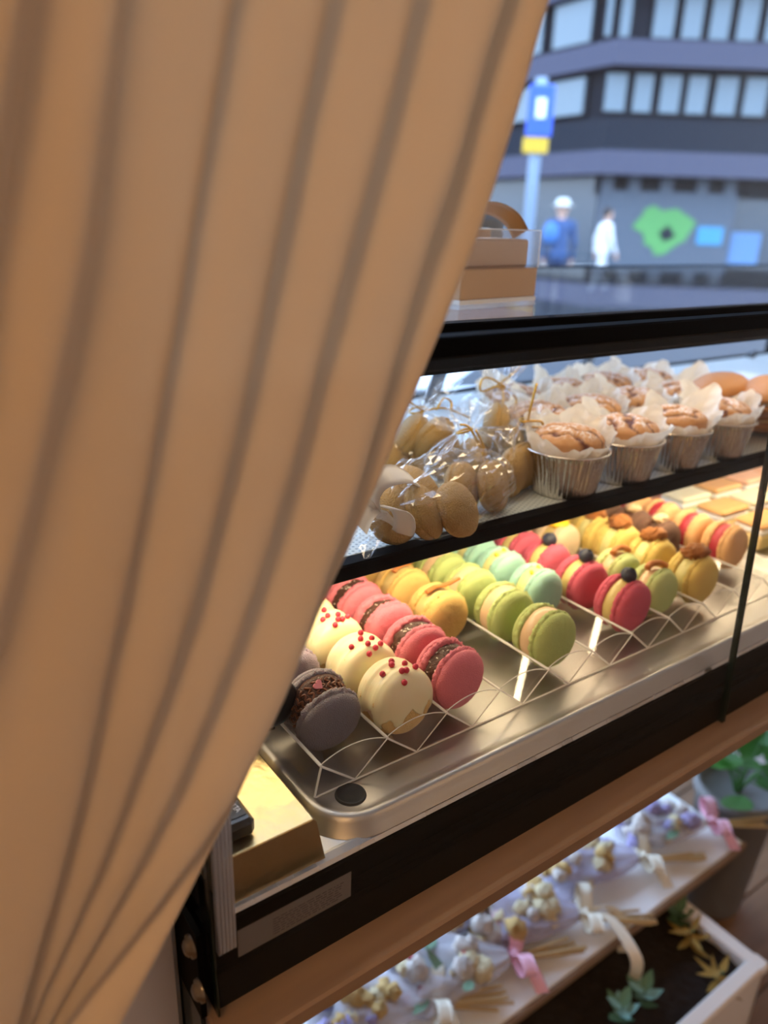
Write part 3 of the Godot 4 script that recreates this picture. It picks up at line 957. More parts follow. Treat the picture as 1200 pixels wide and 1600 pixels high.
	tube(st, spline([Vector3(-0.010, 0.0, 0.003), Vector3(-0.004, 0.002, 0.0), Vector3(0.004, 0.002, 0.0), Vector3(0.010, -0.001, 0.003)], 6), 0.003, 0.0026, 10)
	var nut_mesh := done(st)
	for z in [-0.3415, -0.3813]:
		var o := macaron("macaron", "light green macaron topped with a caramel brown nut", "light green macarons with nut", 7, z, lime, tan_, 0.0092, smooth_f, 0.93)
		part("nut", nut_mesh, peel, o, turned(Vector3(0, MR * 1.86 + 0.0015, 0), Vector3(0, rng.randf_range(-0.5, 0.5), 0)))
	for z in [-0.4535, -0.4930]:
		var o := macaron("macaron", "beige macaron with bright yellow cream on top", "beige macarons", 7, z, beige, gold, 0.0092, smooth_f)
		var y2: Material = mat("lemon_cream", c8(244, 200, 40), 0.4) if not M.has("lemon_cream") else M.lemon_cream
		part("cream_top", lump(Vector3(0.011, 0.004, 0.010), 0.1, 2.0, 3), y2, o, at(Vector3(0, MR * 2.0 - 0.0005, 0)))

	# lemon ones with walnuts
	var wal := [lump(Vector3(0.0105, 0.0055, 0.0085), 0.55, 3.2, 1, 28), lump(Vector3(0.0095, 0.006, 0.008), 0.55, 3.4, 2, 28)]
	n = 0
	for z in [-0.3346, -0.3763, -0.4155, -0.4468, -0.485]:
		var o := macaron("macaron", "lemon yellow macaron topped with a walnut half", "yellow macarons with walnut", 8, z, lemon, pale, 0.0100, thick_f)
		part("walnut", wal[n % 2], nut, o, turned(Vector3(0.0005, MR * 2.0 + 0.0022, -0.001), Vector3(0.25, rng.randf() * 6.0, 0)))
		n += 1
	n = 0
	for z in [-0.4064, -0.4376, -0.476]:
		var o := macaron("macaron", "chocolate brown macaron with pale nut pieces", "brown macarons", 9, z, brown, choc, 0.0100, thick_f)
		part("nut_piece", wal[n % 2], tan_, o, turned(Vector3(0, MR * 2.0 + 0.001, 0), Vector3(0.1, n * 2.0, 0), Vector3.ONE * 0.65))
		n += 1
	for z in [-0.3609, -0.3985, -0.4361, -0.474]:
		macaron("macaron", "orange macaron with dark raspberry filling", "orange macarons", 10, z, orange, rasp, 0.0092, smooth_f)

func cone_filling() -> ArrayMesh:
	var st := begin()
	lathe(st, [Vector2(0.002, -0.0078), Vector2(MR * 0.93, -0.0076), Vector2(MR * 0.94, -0.0045), Vector2(MR * 0.84, -0.002), Vector2(MR * 0.72, 0.004), Vector2(MR * 0.66, 0.0085), Vector2(0.002, 0.0085)], 48, Transform3D(Basis(Vector3.RIGHT, PI / 2), Vector3.ZERO))
	return done(st)

func piped(o: Node3D, m: Material) -> void:     # wavy chocolate strands on the open filling
	var st := begin()
	for k in 17:
		var a := -2.0 + 4.0 * k / 16.0
		var pts := []
		for j in 7:
			var t := j / 6.0
			var r := lerpf(MR * 0.92, MR * 0.70, t)
			var z := lerpf(-0.0032, 0.0045, t) + 0.0006
			var aa := a + 0.09 * sin(j * 2.3 + k * 1.7)
			pts.append(Vector3(sin(aa) * r, cos(aa) * r, z))
		tube(st, spline(pts, 3), 0.0008, 0.0007, 6)
	part("piped_strands", done(st), m, o, at(Vector3(0, MR, 0))).set_meta("kind", "stuff")

func envelope(z: float) -> float:      # outline radius of a macaron at a distance z from its middle plane
	var gap := 0.0045
	if z < gap: return MR * lerpf(0.955, 0.985, z / gap)
	if z < gap + 0.0040: return MR * 1.005
	var k := clampf((z - gap - 0.0040) / 0.0092, 0.0, 1.0)
	return MR * 0.985 * pow(maxf(0.0, 1.0 - pow(k, 2.3)), 1.0 / 2.7)

func coat_mesh(sd: int) -> ArrayMesh:
	var st := begin()
	var zs := []
	var end := 0.0045 + 0.0040 + 0.0092
	for k in 49: zs.append(-end * cos(PI * k / 48.0))
	grid(st, 88, 48, func(u: float, v: float) -> Vector3:
		var a := TAU * (0.0 if u > 0.99999 else u)
		var z: float = zs[int(round(v * 48))]
		var r := envelope(absf(z))
		var p := Vector3(sin(a) * r, cos(a) * r, z)
		var edge := -0.0055 + 0.011 * nz.get_noise_3dv(Vector3(p.x * 75.0, z * 90.0, sd * 4.0)) + 0.002 * nz.get_noise_3dv(Vector3(p.x * 190.0, z * 190.0, sd * 9.0))
		if z > 0.006: edge -= 0.003
		var k := smoothstep(edge - 0.0011, edge + 0.0011, p.y)
		var t := lerpf(-0.0022, 0.0011, k)
		var nrm := Vector3(sin(a), cos(a), 0) * clampf(r / MR, 0.05, 1.0) + Vector3(0, 0, signf(z) * pow(clampf((absf(z) - 0.0085) / (end - 0.0085), 0.0, 1.0), 1.2))
		return p + nrm.normalized() * t)
	return done(st)

func tray() -> void:
	var z0 := -0.3142
	var z1 := -0.60
	var t := thing("macaron_tray", "clear acrylic macaron tray with long V grooves standing in the steel pan", "tray", Vector3(0, EYE + VALLEY, 0))
	var rise := RIDGE - VALLEY
	for i in 11:
		var x := vx(i)
		for s in [-1.0, 1.0]:
			var st := begin(false)
			grid(st, 1, 1, func(u: float, v: float) -> Vector3: return Vector3(x + s * PITCH / 2 * u, rise * u, lerpf(z0, z1, v)))
			part("groove_wall", done(st), M.acrylic, t)
		# arched stop across the front of the groove
		var arch := PackedVector2Array([Vector2(0, 0)])
		for k in 17:
			var q := lerpf(1.0, -1.0, k / 16.0)
			arch.append(Vector2(q * PITCH / 2 * 0.97, rise * 0.97 + 0.0055 * (1.0 - q * q)))
		var st2 := begin(false)
		var ids := Geometry2D.triangulate_polygon(arch)
		for k in range(0, ids.size(), 3):
			tri(st2, Vector3(arch[ids[k]].x, arch[ids[k]].y, 0), Vector3(arch[ids[k + 1]].x, arch[ids[k + 1]].y, 0), Vector3(arch[ids[k + 2]].x, arch[ids[k + 2]].y, 0))
		var stop := part("front_stop", done(st2), M.acrylic, t, at(Vector3(x, 0, z0 - 0.002)))
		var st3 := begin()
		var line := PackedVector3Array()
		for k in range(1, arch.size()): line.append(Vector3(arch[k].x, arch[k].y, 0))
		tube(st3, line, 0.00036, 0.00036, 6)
		part("cut_edge", done(st3), M.piped_light_edge, stop)
		# cut front edges of the folded sheet and the ridge, whitened for piped light
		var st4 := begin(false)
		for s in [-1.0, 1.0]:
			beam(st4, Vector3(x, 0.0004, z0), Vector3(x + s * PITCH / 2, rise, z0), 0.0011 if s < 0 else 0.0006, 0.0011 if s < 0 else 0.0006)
		part("front_edge", done(st4), M.piped_light_edge, t)
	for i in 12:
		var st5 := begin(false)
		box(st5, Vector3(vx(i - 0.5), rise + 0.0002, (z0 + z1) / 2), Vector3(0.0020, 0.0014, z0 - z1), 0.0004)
		part("ridge_edge", done(st5), M.piped_light_edge, t)
	for s in [-0.5, 10.5]:
		var x := vx(s)
		var st6 := begin(false)
		grid(st6, 1, 1, func(u: float, v: float) -> Vector3: return Vector3(x + (-0.0045 if s < 0 else 0.0045) * u, rise * (1 - u), lerpf(z0, z1, v)))
		part("side_wall", done(st6), M.acrylic, t)
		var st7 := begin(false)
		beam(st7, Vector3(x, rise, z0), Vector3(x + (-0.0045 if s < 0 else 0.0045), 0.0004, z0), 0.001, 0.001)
		part("side_edge", done(st7), M.piped_light_edge, t)
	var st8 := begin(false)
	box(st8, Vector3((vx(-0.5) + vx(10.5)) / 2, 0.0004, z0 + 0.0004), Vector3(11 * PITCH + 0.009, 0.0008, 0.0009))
	part("base_edge", done(st8), M.piped_light_edge, t)
	var st9 := begin(false)
	grid(st9, 1, 1, func(u: float, v: float) -> Vector3: return Vector3(lerpf(vx(-0.5), vx(10.5), u), rise * v * 1.3, z1))
	part("back_wall", done(st9), M.acrylic, t)

# ---------------------------------------------------------------- goods on the middle shelf
const SHELF := -0.2063

func foil_mesh(sd: int) -> ArrayMesh:
	var st := begin()
	var prof := [Vector2(0.0, 0.0006), Vector2(0.021, 0.0006), Vector2(0.0232, 0.0), Vector2(0.0246, 0.0014)]
	for k in range(1, 9): prof.append(Vector2(lerpf(0.0246, 0.0312, k / 8.0), lerpf(0.0014, 0.0345, k / 8.0)))
	for q in [[0.0322, 0.0352], [0.0334, 0.0350], [0.0340, 0.0358], [0.0335, 0.0367], [0.0324, 0.0366], [0.0312, 0.0360], [0.0304, 0.0345], [0.0290, 0.0280], [0.0262, 0.0140], [0.0238, 0.0022], [0.0, 0.0022]]: prof.append(Vector2(q[0], q[1]))
	lathe(st, prof, 208, Transform3D.IDENTITY, func(p: Vector3, a: float, i: int) -> Vector3:
		if i >= 3 and i <= 11:
			var t := (i - 3) / 8.0
			var w := a * 46.0 + 2.6 * nz.get_noise_3dv(Vector3(cos(a) * 5.0, sin(a) * 5.0, sd + p.y * 30.0))
			var k := 1.0 + (0.046 * (1.0 - 0.35 * t)) * sin(w) * (0.75 + 0.5 * nz.get_noise_3dv(Vector3(cos(a) * 9.0, sin(a) * 9.0, p.y * 110.0 + sd * 3)))
			p.x *= k; p.z *= k
		elif i >= 12 and i <= 17:
			var k := 1.0 + 0.006 * nz.get_noise_3dv(Vector3(cos(a) * 4.0, sin(a) * 4.0, sd * 2.0))
			p.x *= k; p.z *= k
		return p)
	return done(st)

func liner_mesh(sd: int) -> ArrayMesh:        # crumpled parchment square pressed into the cup: corners stand up and out
	var st := begin()
	var r2 := RandomNumberGenerator.new(); r2.seed = 100 + sd
	var corners := []
	for k in 5:
		var back := 0.5 - 0.5 * sin(TAU * k / 5.0 + 0.3)
		corners.append([TAU * (k + r2.randf_range(-0.25, 0.25)) / 5.0, lerpf(0.005, 0.025, back) * r2.randf_range(0.75, 1.2), r2.randf_range(0.26, 0.50), r2.randf_range(0.0, 0.7)])
	var pleat := r2.randf() * 6.0
	grid(st, 110, 20, func(u: float, v: float) -> Vector3:
		var a := TAU * (0.0 if u > 0.99999 else u)
		var h := 0.0025 + 0.005 * (0.5 - 0.5 * sin(a))
		var lean := 0.35
		for c in corners:
			var d := absf(wrapf(a - c[0], -PI, PI))
			var k := maxf(0.0, 1.0 - d / (c[2] * 2.3))
			h += c[1] * pow(k, 0.9)
			lean += c[3] * k
		h += 0.004 * nz.get_noise_3dv(Vector3(cos(a) * 3.0, sin(a) * 3.0, sd * 3.0))
		var y0 := 0.022
		var y := y0 + v * (0.0140 + h)
		var up := maxf(0.0, y - 0.036)
		var r := lerpf(0.0265, 0.0295, minf(1.0, (y - y0) / 0.014)) + up * lean * 0.55
		var fold := sin(a * 9.0 + pleat + 1.5 * nz.get_noise_2d(a * 2.0, sd)) * 0.0022 * smoothstep(0.03, 0.05, y)
		var crum := 0.0022 * ridge.get_noise_3dv(Vector3(cos(a) * 2.6, sin(a) * 2.6, y * 75.0 + sd * 5.0)) * smoothstep(0.026, 0.046, y)
		r += fold + crum
		return Vector3(cos(a) * r, y, sin(a) * r))
	return done(st)

func pastry_mesh(sd: int) -> ArrayMesh:       # cracked, sugared little cake; colours are crust, darker cracks and icing sugar
	var st := begin()
	var ang := sd * 1.3
	var h := func(x: float, z: float) -> float:
		var q := Vector2(x, z).rotated(ang) / 0.0275
		var w := q.x * 5.2 + 1.3 * q.y * q.y + 1.4 * nz.get_noise_2d(q.x * 1.3 + sd, q.y * 1.3)
		return pow(absf(sin(w)), 0.45)
	grid(st, 96, 26, func(u: float, v: float) -> Vector3:
		var a := TAU * (0.0 if u > 0.99999 else u)
		var r := 0.0275 * sin(PI / 2 * minf(1.0, v * 1.12))
		var x := cos(a) * r
		var z := sin(a) * r
		var dome := 0.0115 * sqrt(maxf(0.0, 1.0 - pow(r / 0.0282, 2.6)))
		var y: float = 0.0415 + dome + 0.0042 * (h.call(x, z) - 0.8) * smoothstep(0.0275, 0.02, r) + 0.0006 * nz.get_noise_3dv(Vector3(x, 0, z) * 260.0)
		if v > 0.893: y -= (v - 0.893) * 0.09
		return Vector3(x, y, z), Vector2.ONE, func(_u: float, _v: float, p: Vector3) -> Color:
		var k: float = h.call(p.x, p.z)
		var crust := Color(0.50, 0.22, 0.075).lerp(Color(0.60, 0.33, 0.14), 0.5 + 0.5 * nz.get_noise_3dv(p * 190.0))
		var crack_tone := Color(0.10, 0.022, 0.012)  # darker tone for the cracks
		var c := crack_tone.lerp(crust, smoothstep(0.35, 0.72, k))
		var sugar := smoothstep(0.02, 0.34, nz.get_noise_3dv(p * 330.0 + Vector3(sd, 0, 0)) + 0.55 * nz.get_noise_3dv(p * 90.0 + Vector3(0, sd, 0)) + 0.06) * smoothstep(0.62, 0.9, k) * smoothstep(0.0265, 0.020, Vector2(p.x, p.z).length())
		return c.lerp(Color(0.80, 0.76, 0.74), sugar * 0.85))
	return done(st)

func sandwich_cookie() -> ArrayMesh:        # two soft domed biscuits pressed together, axis z
	var st := begin()
	var prof := []
	for k in 25:
		var t := k / 24.0
		var y := lerpf(-0.0115, 0.0115, t)
		var yy := absf(y)
		var r := 0.0205 * pow(maxf(0.0, 1.0 - pow(yy / 0.0115, 2.2)), 0.5) if yy > 0.0016 else 0.0205 * lerpf(0.90, 0.985, yy / 0.0016)
		prof.append(Vector2(r, y))
	lathe(st, prof, 40, Transform3D(Basis(Vector3.RIGHT, PI / 2), Vector3.ZERO), func(p: Vector3, a: float, i: int) -> Vector3:
		var k := 1.0 + 0.03 * nz.get_noise_3dv(Vector3(cos(a) * 1.6, sin(a) * 1.6, i * 0.12))
		return Vector3(p.x * k, p.y, p.z * k))
	return done(st)

# a gathered cellophane bag: from a rounded end along an axis to a tied neck and a fanned frill
func bag_mesh(axis_len: float, neck: float, flare: float, rx: float, rz: float, sd: int) -> ArrayMesh:
	var st := begin(false)
	grid(st, 66, 32, func(u: float, v: float) -> Vector3:
		var a := TAU * (0.0 if u > 0.99999 else u)
		var y: float
		var r: float
		if v < 0.7:
			var t := v / 0.7
			y = axis_len * (1.0 - cos(PI * t)) / 2.0
			r = sqrt(maxf(0.0, sin(PI * minf(t * 0.93, 1.0)))) * 1.0
			r = lerpf(r, neck, smoothstep(0.72, 1.0, t))
		else:
			var t := (v - 0.7) / 0.3
			y = axis_len + flare * t
			r = neck + 0.55 * pow(t, 0.8)
		var nearneck := smoothstep(0.35, 0.72, v)
		var rip := sin(a * 11.0 + sd + 2.0 * nz.get_noise_2d(v * 3.0, sd * 3.0)) * 0.22 * nearneck + sin(a * 5.0 + sd * 2.0) * 0.12 * nearneck
		var cr := 0.13 * (ridge.get_noise_3dv(Vector3(cos(a) * 1.7, sin(a) * 1.7, y * 34.0 + sd * 4.0)) - 0.2) * smoothstep(0.02, 0.2, v)
		r *= 1.0 + rip + cr
		return Vector3(cos(a) * r * rx, y + 0.0035 * nz.get_noise_2d(cos(a) * 3.0 + sd, sin(a) * 3.0) * smoothstep(0.6, 1.0, v) * 3.0, sin(a) * r * rz))
	return done(st)

func shelf_goods() -> void:
	var foil := mat("foil", c8(226, 222, 214), 0.2, 1.0)
	relief(foil, M.fine, 60.0, 0.02)
	var paper := mat("parchment", c8(240, 234, 224), 0.7)
	relief(paper, M.coarse, 14.0, 0.08)
	paper.backlight_enabled = true
	paper.backlight = Color(0.8, 0.77, 0.70)
	var pst := mat("pastry_crust", Color.WHITE, 0.65)
	pst.vertex_color_use_as_albedo = true
	relief(pst, M.fine, 80.0, 0.03)
	var foils := [foil_mesh(1), foil_mesh(2), foil_mesh(3)]
	var liners := [liner_mesh(1), liner_mesh(2), liner_mesh(3), liner_mesh(4), liner_mesh(5)]
	var tops := [pastry_mesh(1), pastry_mesh(2), pastry_mesh(3)]
	var spots := [[0.4690, -0.4030, 0.2], [0.5405, -0.4030, 2.0], [0.6130, -0.4040, 1.1], [0.6850, -0.4030, 3.4],
		[0.5090, -0.4760, 4.0], [0.5790, -0.4740, 0.6], [0.6500, -0.4770, 5.1], [0.7200, -0.4740, 2.6],
		[0.5480, -0.5470, 1.6], [0.6200, -0.5450, 3.0], [0.6910, -0.5480, 0.1], [0.7600, -0.5440, 4.4]
		]
	var n := 0
	for s in spots:
		var front := n < 4
		var nth: String = ["first", "second", "third", "fourth"][n % 4]
		var row: String = ["front", "second", "third", "rearmost"][n / 4]
		var lab := "sugared cake in foil cup and parchment, %s of the %s row from the bags" % [nth, row]
		if n == 0: lab = "dark cracked sugared cake in a foil cup beside the cookie bags"
		var o := thing("cupcake", lab, "cake", Vector3(s[0] + 0.010, EYE + SHELF, s[1]), "foil cakes along the shelf edge" if front else "foil cakes in the rear rows")
		o.rotation.y = -0.95 + 0.25 * sin(s[2] * 3.0)
		o.scale = Vector3.ONE * 1.045
		part("foil_cup", foils[n % 3], foil, o, turned(Vector3.ZERO, Vector3(0, s[2], 0)))
		part("parchment_liner", liners[n % 5], paper, o)
		part("cake_top", tops[n % 3], pst, o, turned(Vector3.ZERO, Vector3(0, n * 0.8, 0)))
		n += 1
	bags()
	# brown buns on a white board farther along
	var o2 := part("serving_board", box_mesh(Vector3(0.34, 0.004, 0.26), 0.001), M.table_white, self, at(Vector3(0.99, EYE + SHELF + 0.0022, -0.52)))
	tag(o2, "flat white board under the brown buns on the shelf", "board")
	var crust := relief(mat("bun_crust", c8(178, 120, 64), 0.5), M.fine, 40.0, 0.05)
	var crumb := relief(mat("bun_cream", c8(236, 206, 140), 0.7), M.fine, 60.0, 0.08)
	for q in [[1132, 648, 0.018, 0.3], [1196, 652, 0.018, -0.2], [1124, 616, 0.047, 0.15], [1200, 622, 0.047, 0.4]]:
		var up: bool = q[2] > 0.03
		var bp := on_y(q[0], q[1], SHELF + q[2])
		var b := thing("bun", "brown split bun lying on top of another bun" if up else "brown split bun filled with yellow cream on the white board", "bun", bp - Vector3(0, 0.0165, 0), "stacked buns" if up else "buns on the board")
		b.rotation.y = q[3]
		part("bottom_half", bun_mesh(1.0, -1), crust, b, at(Vector3(0, 0.016, 0)))
		part("cream_filling", lump(Vector3(0.044, 0.005, 0.024), 0.12, 3.0, 5), crumb, b, at(Vector3(0, 0.0185, 0)))
		part("top_half", bun_mesh(1.0, 1), crust, b, at(Vector3(0, 0.020, 0)))

func bun_mesh(_s: float, way: int) -> ArrayMesh:
	var st := begin()
	grid(st, 36, 14, func(u: float, v: float) -> Vector3:
		var a := TAU * (0.0 if u > 0.99999 else u)
		var r := sin(PI / 2 * minf(1.0, v * 1.4))
		var h := (0.021 if way > 0 else 0.016) * sqrt(maxf(0.0, 1.0 - pow(r, 2.4))) if v < 0.714 else 0.0
		if v >= 0.714: r = 1.0 - (v - 0.714) / 0.286
		var k := 1.0 + 0.05 * nz.get_noise_2d(cos(a) * 1.4, sin(a) * 1.4)
		return Vector3(cos(a) * r * 0.050 * k, h * way * 0.9, sin(a) * r * 0.027 * k))
	return done(st)

func bags() -> void:
	var ck := sandwich_cookie()
	var cm := relief(mat("cookie_crust", c8(178, 142, 82), 0.6), M.fine, 40.0, 0.14)
	var gold := mat("gold_wire", c8(206, 160, 62), 0.3, 0.9)
	var satin := mat("white_satin", c8(238, 228, 214), 0.35)
	satin.backlight_enabled = true
	satin.backlight = Color(0.4, 0.38, 0.34)
	var y0 := EYE + SHELF
	# each cookie: where it stands (by its place in the photograph, on the shelf), turn, lean back; y is found from the shelf
	var on := func(px: float, py: float, up: float) -> Vector3: return on_y(px, py, SHELF + up)
	var list := [
		{"p": Vector3(0.408, y0 + 0.024, -0.404), "e": Vector3(0.0, 0.10, 1.57), "l": 0.120, "rx": 0.029, "rz": 0.030, "fl": 0.030, "ck": [[on.call(714, 796, 0.0195), 0.45, -0.55], [on.call(662, 800, 0.0195), 0.75, -0.5], [on.call(612, 806, 0.0190), 0.2, -0.6], [on.call(650, 765, 0.030), 0.6, -0.9]], "lab": "cellophane bag of cookies tied with a white satin bow"},
		{"p": on.call(655, 735, 0.001), "e": Vector3(0.0, 0.3, 0.12), "l": 0.056, "rx": 0.054, "rz": 0.034, "fl": 0.020, "ck": [[on.call(617, 722, 0.0205), 0.4, 0.0], [on.call(655, 716, 0.0205), 0.7, 0.0], [on.call(693, 712, 0.0205), 0.3, 0.0], [on.call(640, 680, 0.042), 0.9, 0.6], [on.call(676, 684, 0.042), 0.3, 0.6]], "lab": "cellophane cookie bag with a long gold wire tie behind the bow"},
		{"p": on.call(748, 784, 0.001), "e": Vector3(-0.25, 0.2, 0.1), "l": 0.058, "rx": 0.044, "rz": 0.028, "fl": 0.018, "ck": [[on.call(722, 762, 0.0200), 0.5, -0.3], [on.call(770, 760, 0.0200), 0.6, -0.25], [on.call(738, 722, 0.0205), 1.2, 0.0]], "lab": "cellophane cookie bag with a short gold tie between two bags"},
		{"p": on.call(775, 715, 0.001), "e": Vector3(-0.1, 0.4, -0.12), "l": 0.066, "rx": 0.040, "rz": 0.032, "fl": 0.026, "ck": [[on.call(760, 700, 0.0205), 0.8, 0.0], [on.call(795, 700, 0.0205), 0.3, 0.0], [on.call(775, 665, 0.045), 0.9, 0.1]], "lab": "tall cellophane cookie bag with gold wire loops beside the cakes"},
		{"p": on.call(806, 748, 0.001), "e": Vector3(0.1, 0.1, 0.05), "l": 0.054, "rx": 0.025, "rz": 0.023, "fl": 0.016, "ck": [[on.call(800, 738, 0.0205), 0.5, 0.0], [on.call(817, 728, 0.0205), 0.2, 0.05]], "lab": "small cellophane cookie bag next to the dark foil cake"},
	]
	var n := 0
	for d in list:
		var o := thing("cookie_bag", d.lab, "bag", d.p)
		var bx := Transform3D(Basis.from_euler(d.e), Vector3.ZERO)
		part("cellophane", bag_mesh(d.l, 0.16, d.fl, d.rx, d.rz, n + 1), M.cellophane, o, bx)
		for c in d.ck:
			part("cookie", ck, cm, o, turned(c[0] - d.p, Vector3(c[2], c[1], 0)))
		n += 1
		if n == 1: continue
		var neck: Vector3 = bx * Vector3(0, d.l, 0)
		var st := begin()
		var ring := []
		for k in 9: ring.append(neck + bx.basis * Vector3(cos(TAU * k / 8.0) * d.rx * 0.18, 0.0, sin(TAU * k / 8.0) * d.rz * 0.18))
		tube(st, spline(ring, 3), 0.0009, 0.0009, 6)
		var wires: Array = [
			[[Vector3(0.002, 0, 0.004), Vector3(-0.012, 0.008, 0.006), Vector3(-0.026, 0.020, 0.004)], [Vector3(0, 0, 0.004), Vector3(0.018, 0.001, 0.008), Vector3(0.040, -0.008, 0.010)], [Vector3(0, 0, 0.005), Vector3(-0.010, -0.004, 0.009), Vector3(-0.016, -0.014, 0.010), Vector3(-0.011, -0.006, 0.011), Vector3(0, -0.001, 0.006)], [Vector3(0.012, 0, 0.006), Vector3(0.020, 0.007, 0.004), Vector3(0.027, 0.004, 0.004), Vector3(0.026, -0.001, 0.006)]],
			[[Vector3(-0.008, 0.006, 0.004), Vector3(-0.002, 0.004, 0.006), Vector3(0.003, -0.006, 0.010), Vector3(0.006, -0.014, 0.014)], [Vector3(0.002, 0.002, 0.008), Vector3(0.006, -0.008, 0.012), Vector3(0.004, -0.016, 0.014), Vector3(0.008, -0.020, 0.013)]],
			[[Vector3(0, 0, 0.004), Vector3(-0.010, 0.002, 0.006), Vector3(-0.024, 0.000, 0.006), Vector3(-0.022, 0.008, 0.004), Vector3(-0.012, 0.008, 0.002), Vector3(0.002, 0.001, 0.004)], [Vector3(0, 0, 0.005), Vector3(-0.003, -0.014, 0.01), Vector3(0.006, -0.020, 0.01), Vector3(0.012, -0.010, 0.008), Vector3(0.004, -0.001, 0.006)], [Vector3(0, 0, -0.003), Vector3(0.018, 0.010, -0.002), Vector3(0.026, 0.018, -0.002), Vector3(0.018, 0.022, 0.0), Vector3(0.012, 0.022, 0.002), Vector3(0.014, 0.032, 0.002), Vector3(0.026, 0.042, 0.003)]],
			[[Vector3(0, 0, 0.003), Vector3(0.001, 0.012, 0.004), Vector3(0.004, 0.026, 0.004)], [Vector3(0, 0, 0.004), Vector3(0.010, -0.001, 0.006), Vector3(0.012, -0.005, 0.006), Vector3(0.002, -0.004, 0.006)]]][n - 2]
		for w in wires:
			var q := []
			for k in w: q.append(neck + k * 1.2)
			tube(st, spline(q, 6), 0.0012, 0.0012, 6, 0.8)
		part("gold_tie", done(st), gold, o)
	# the satin bow at the neck of the first bag, its tails and knot
	var host: Node3D = get_node("cookie_bag")
	var kn := on_z(582, 787, -0.381)
	var bow := begin()
	var w2 := Vector3(0.0036, -0.0054, 0.0054)
	var w3 := Vector3(0.0055, -0.0016, 0.0047)
	strip(bow, spline([kn, on_z(578, 768, -0.373), on_z(588, 750, -0.370), on_z(608, 742, -0.373), on_z(630, 741, -0.384), on_z(650, 752, -0.393)], 6), func(_t: float) -> Vector3: return w2, 0.0006)
	strip(bow, spline([kn, on_z(600, 793, -0.373), on_z(619, 795, -0.369), on_z(630, 806, -0.367), on_z(632, 824, -0.369), on_z(624, 833, -0.374), on_z(606, 815, -0.378), on_z(588, 795, -0.380)], 6), func(_t: float) -> Vector3: return w3, 0.0006)
	strip(bow, spline([kn, on_z(570, 800, -0.376), on_z(560, 822, -0.373)], 5), func(_t: float) -> Vector3: return w2 * 0.9, 0.0006)
	ball(bow, kn, Vector3(0.005, 0.006, 0.005), 12, 0.2, 120.0)
	part("satin_bow", done(bow), satin, host, at(-host.position))

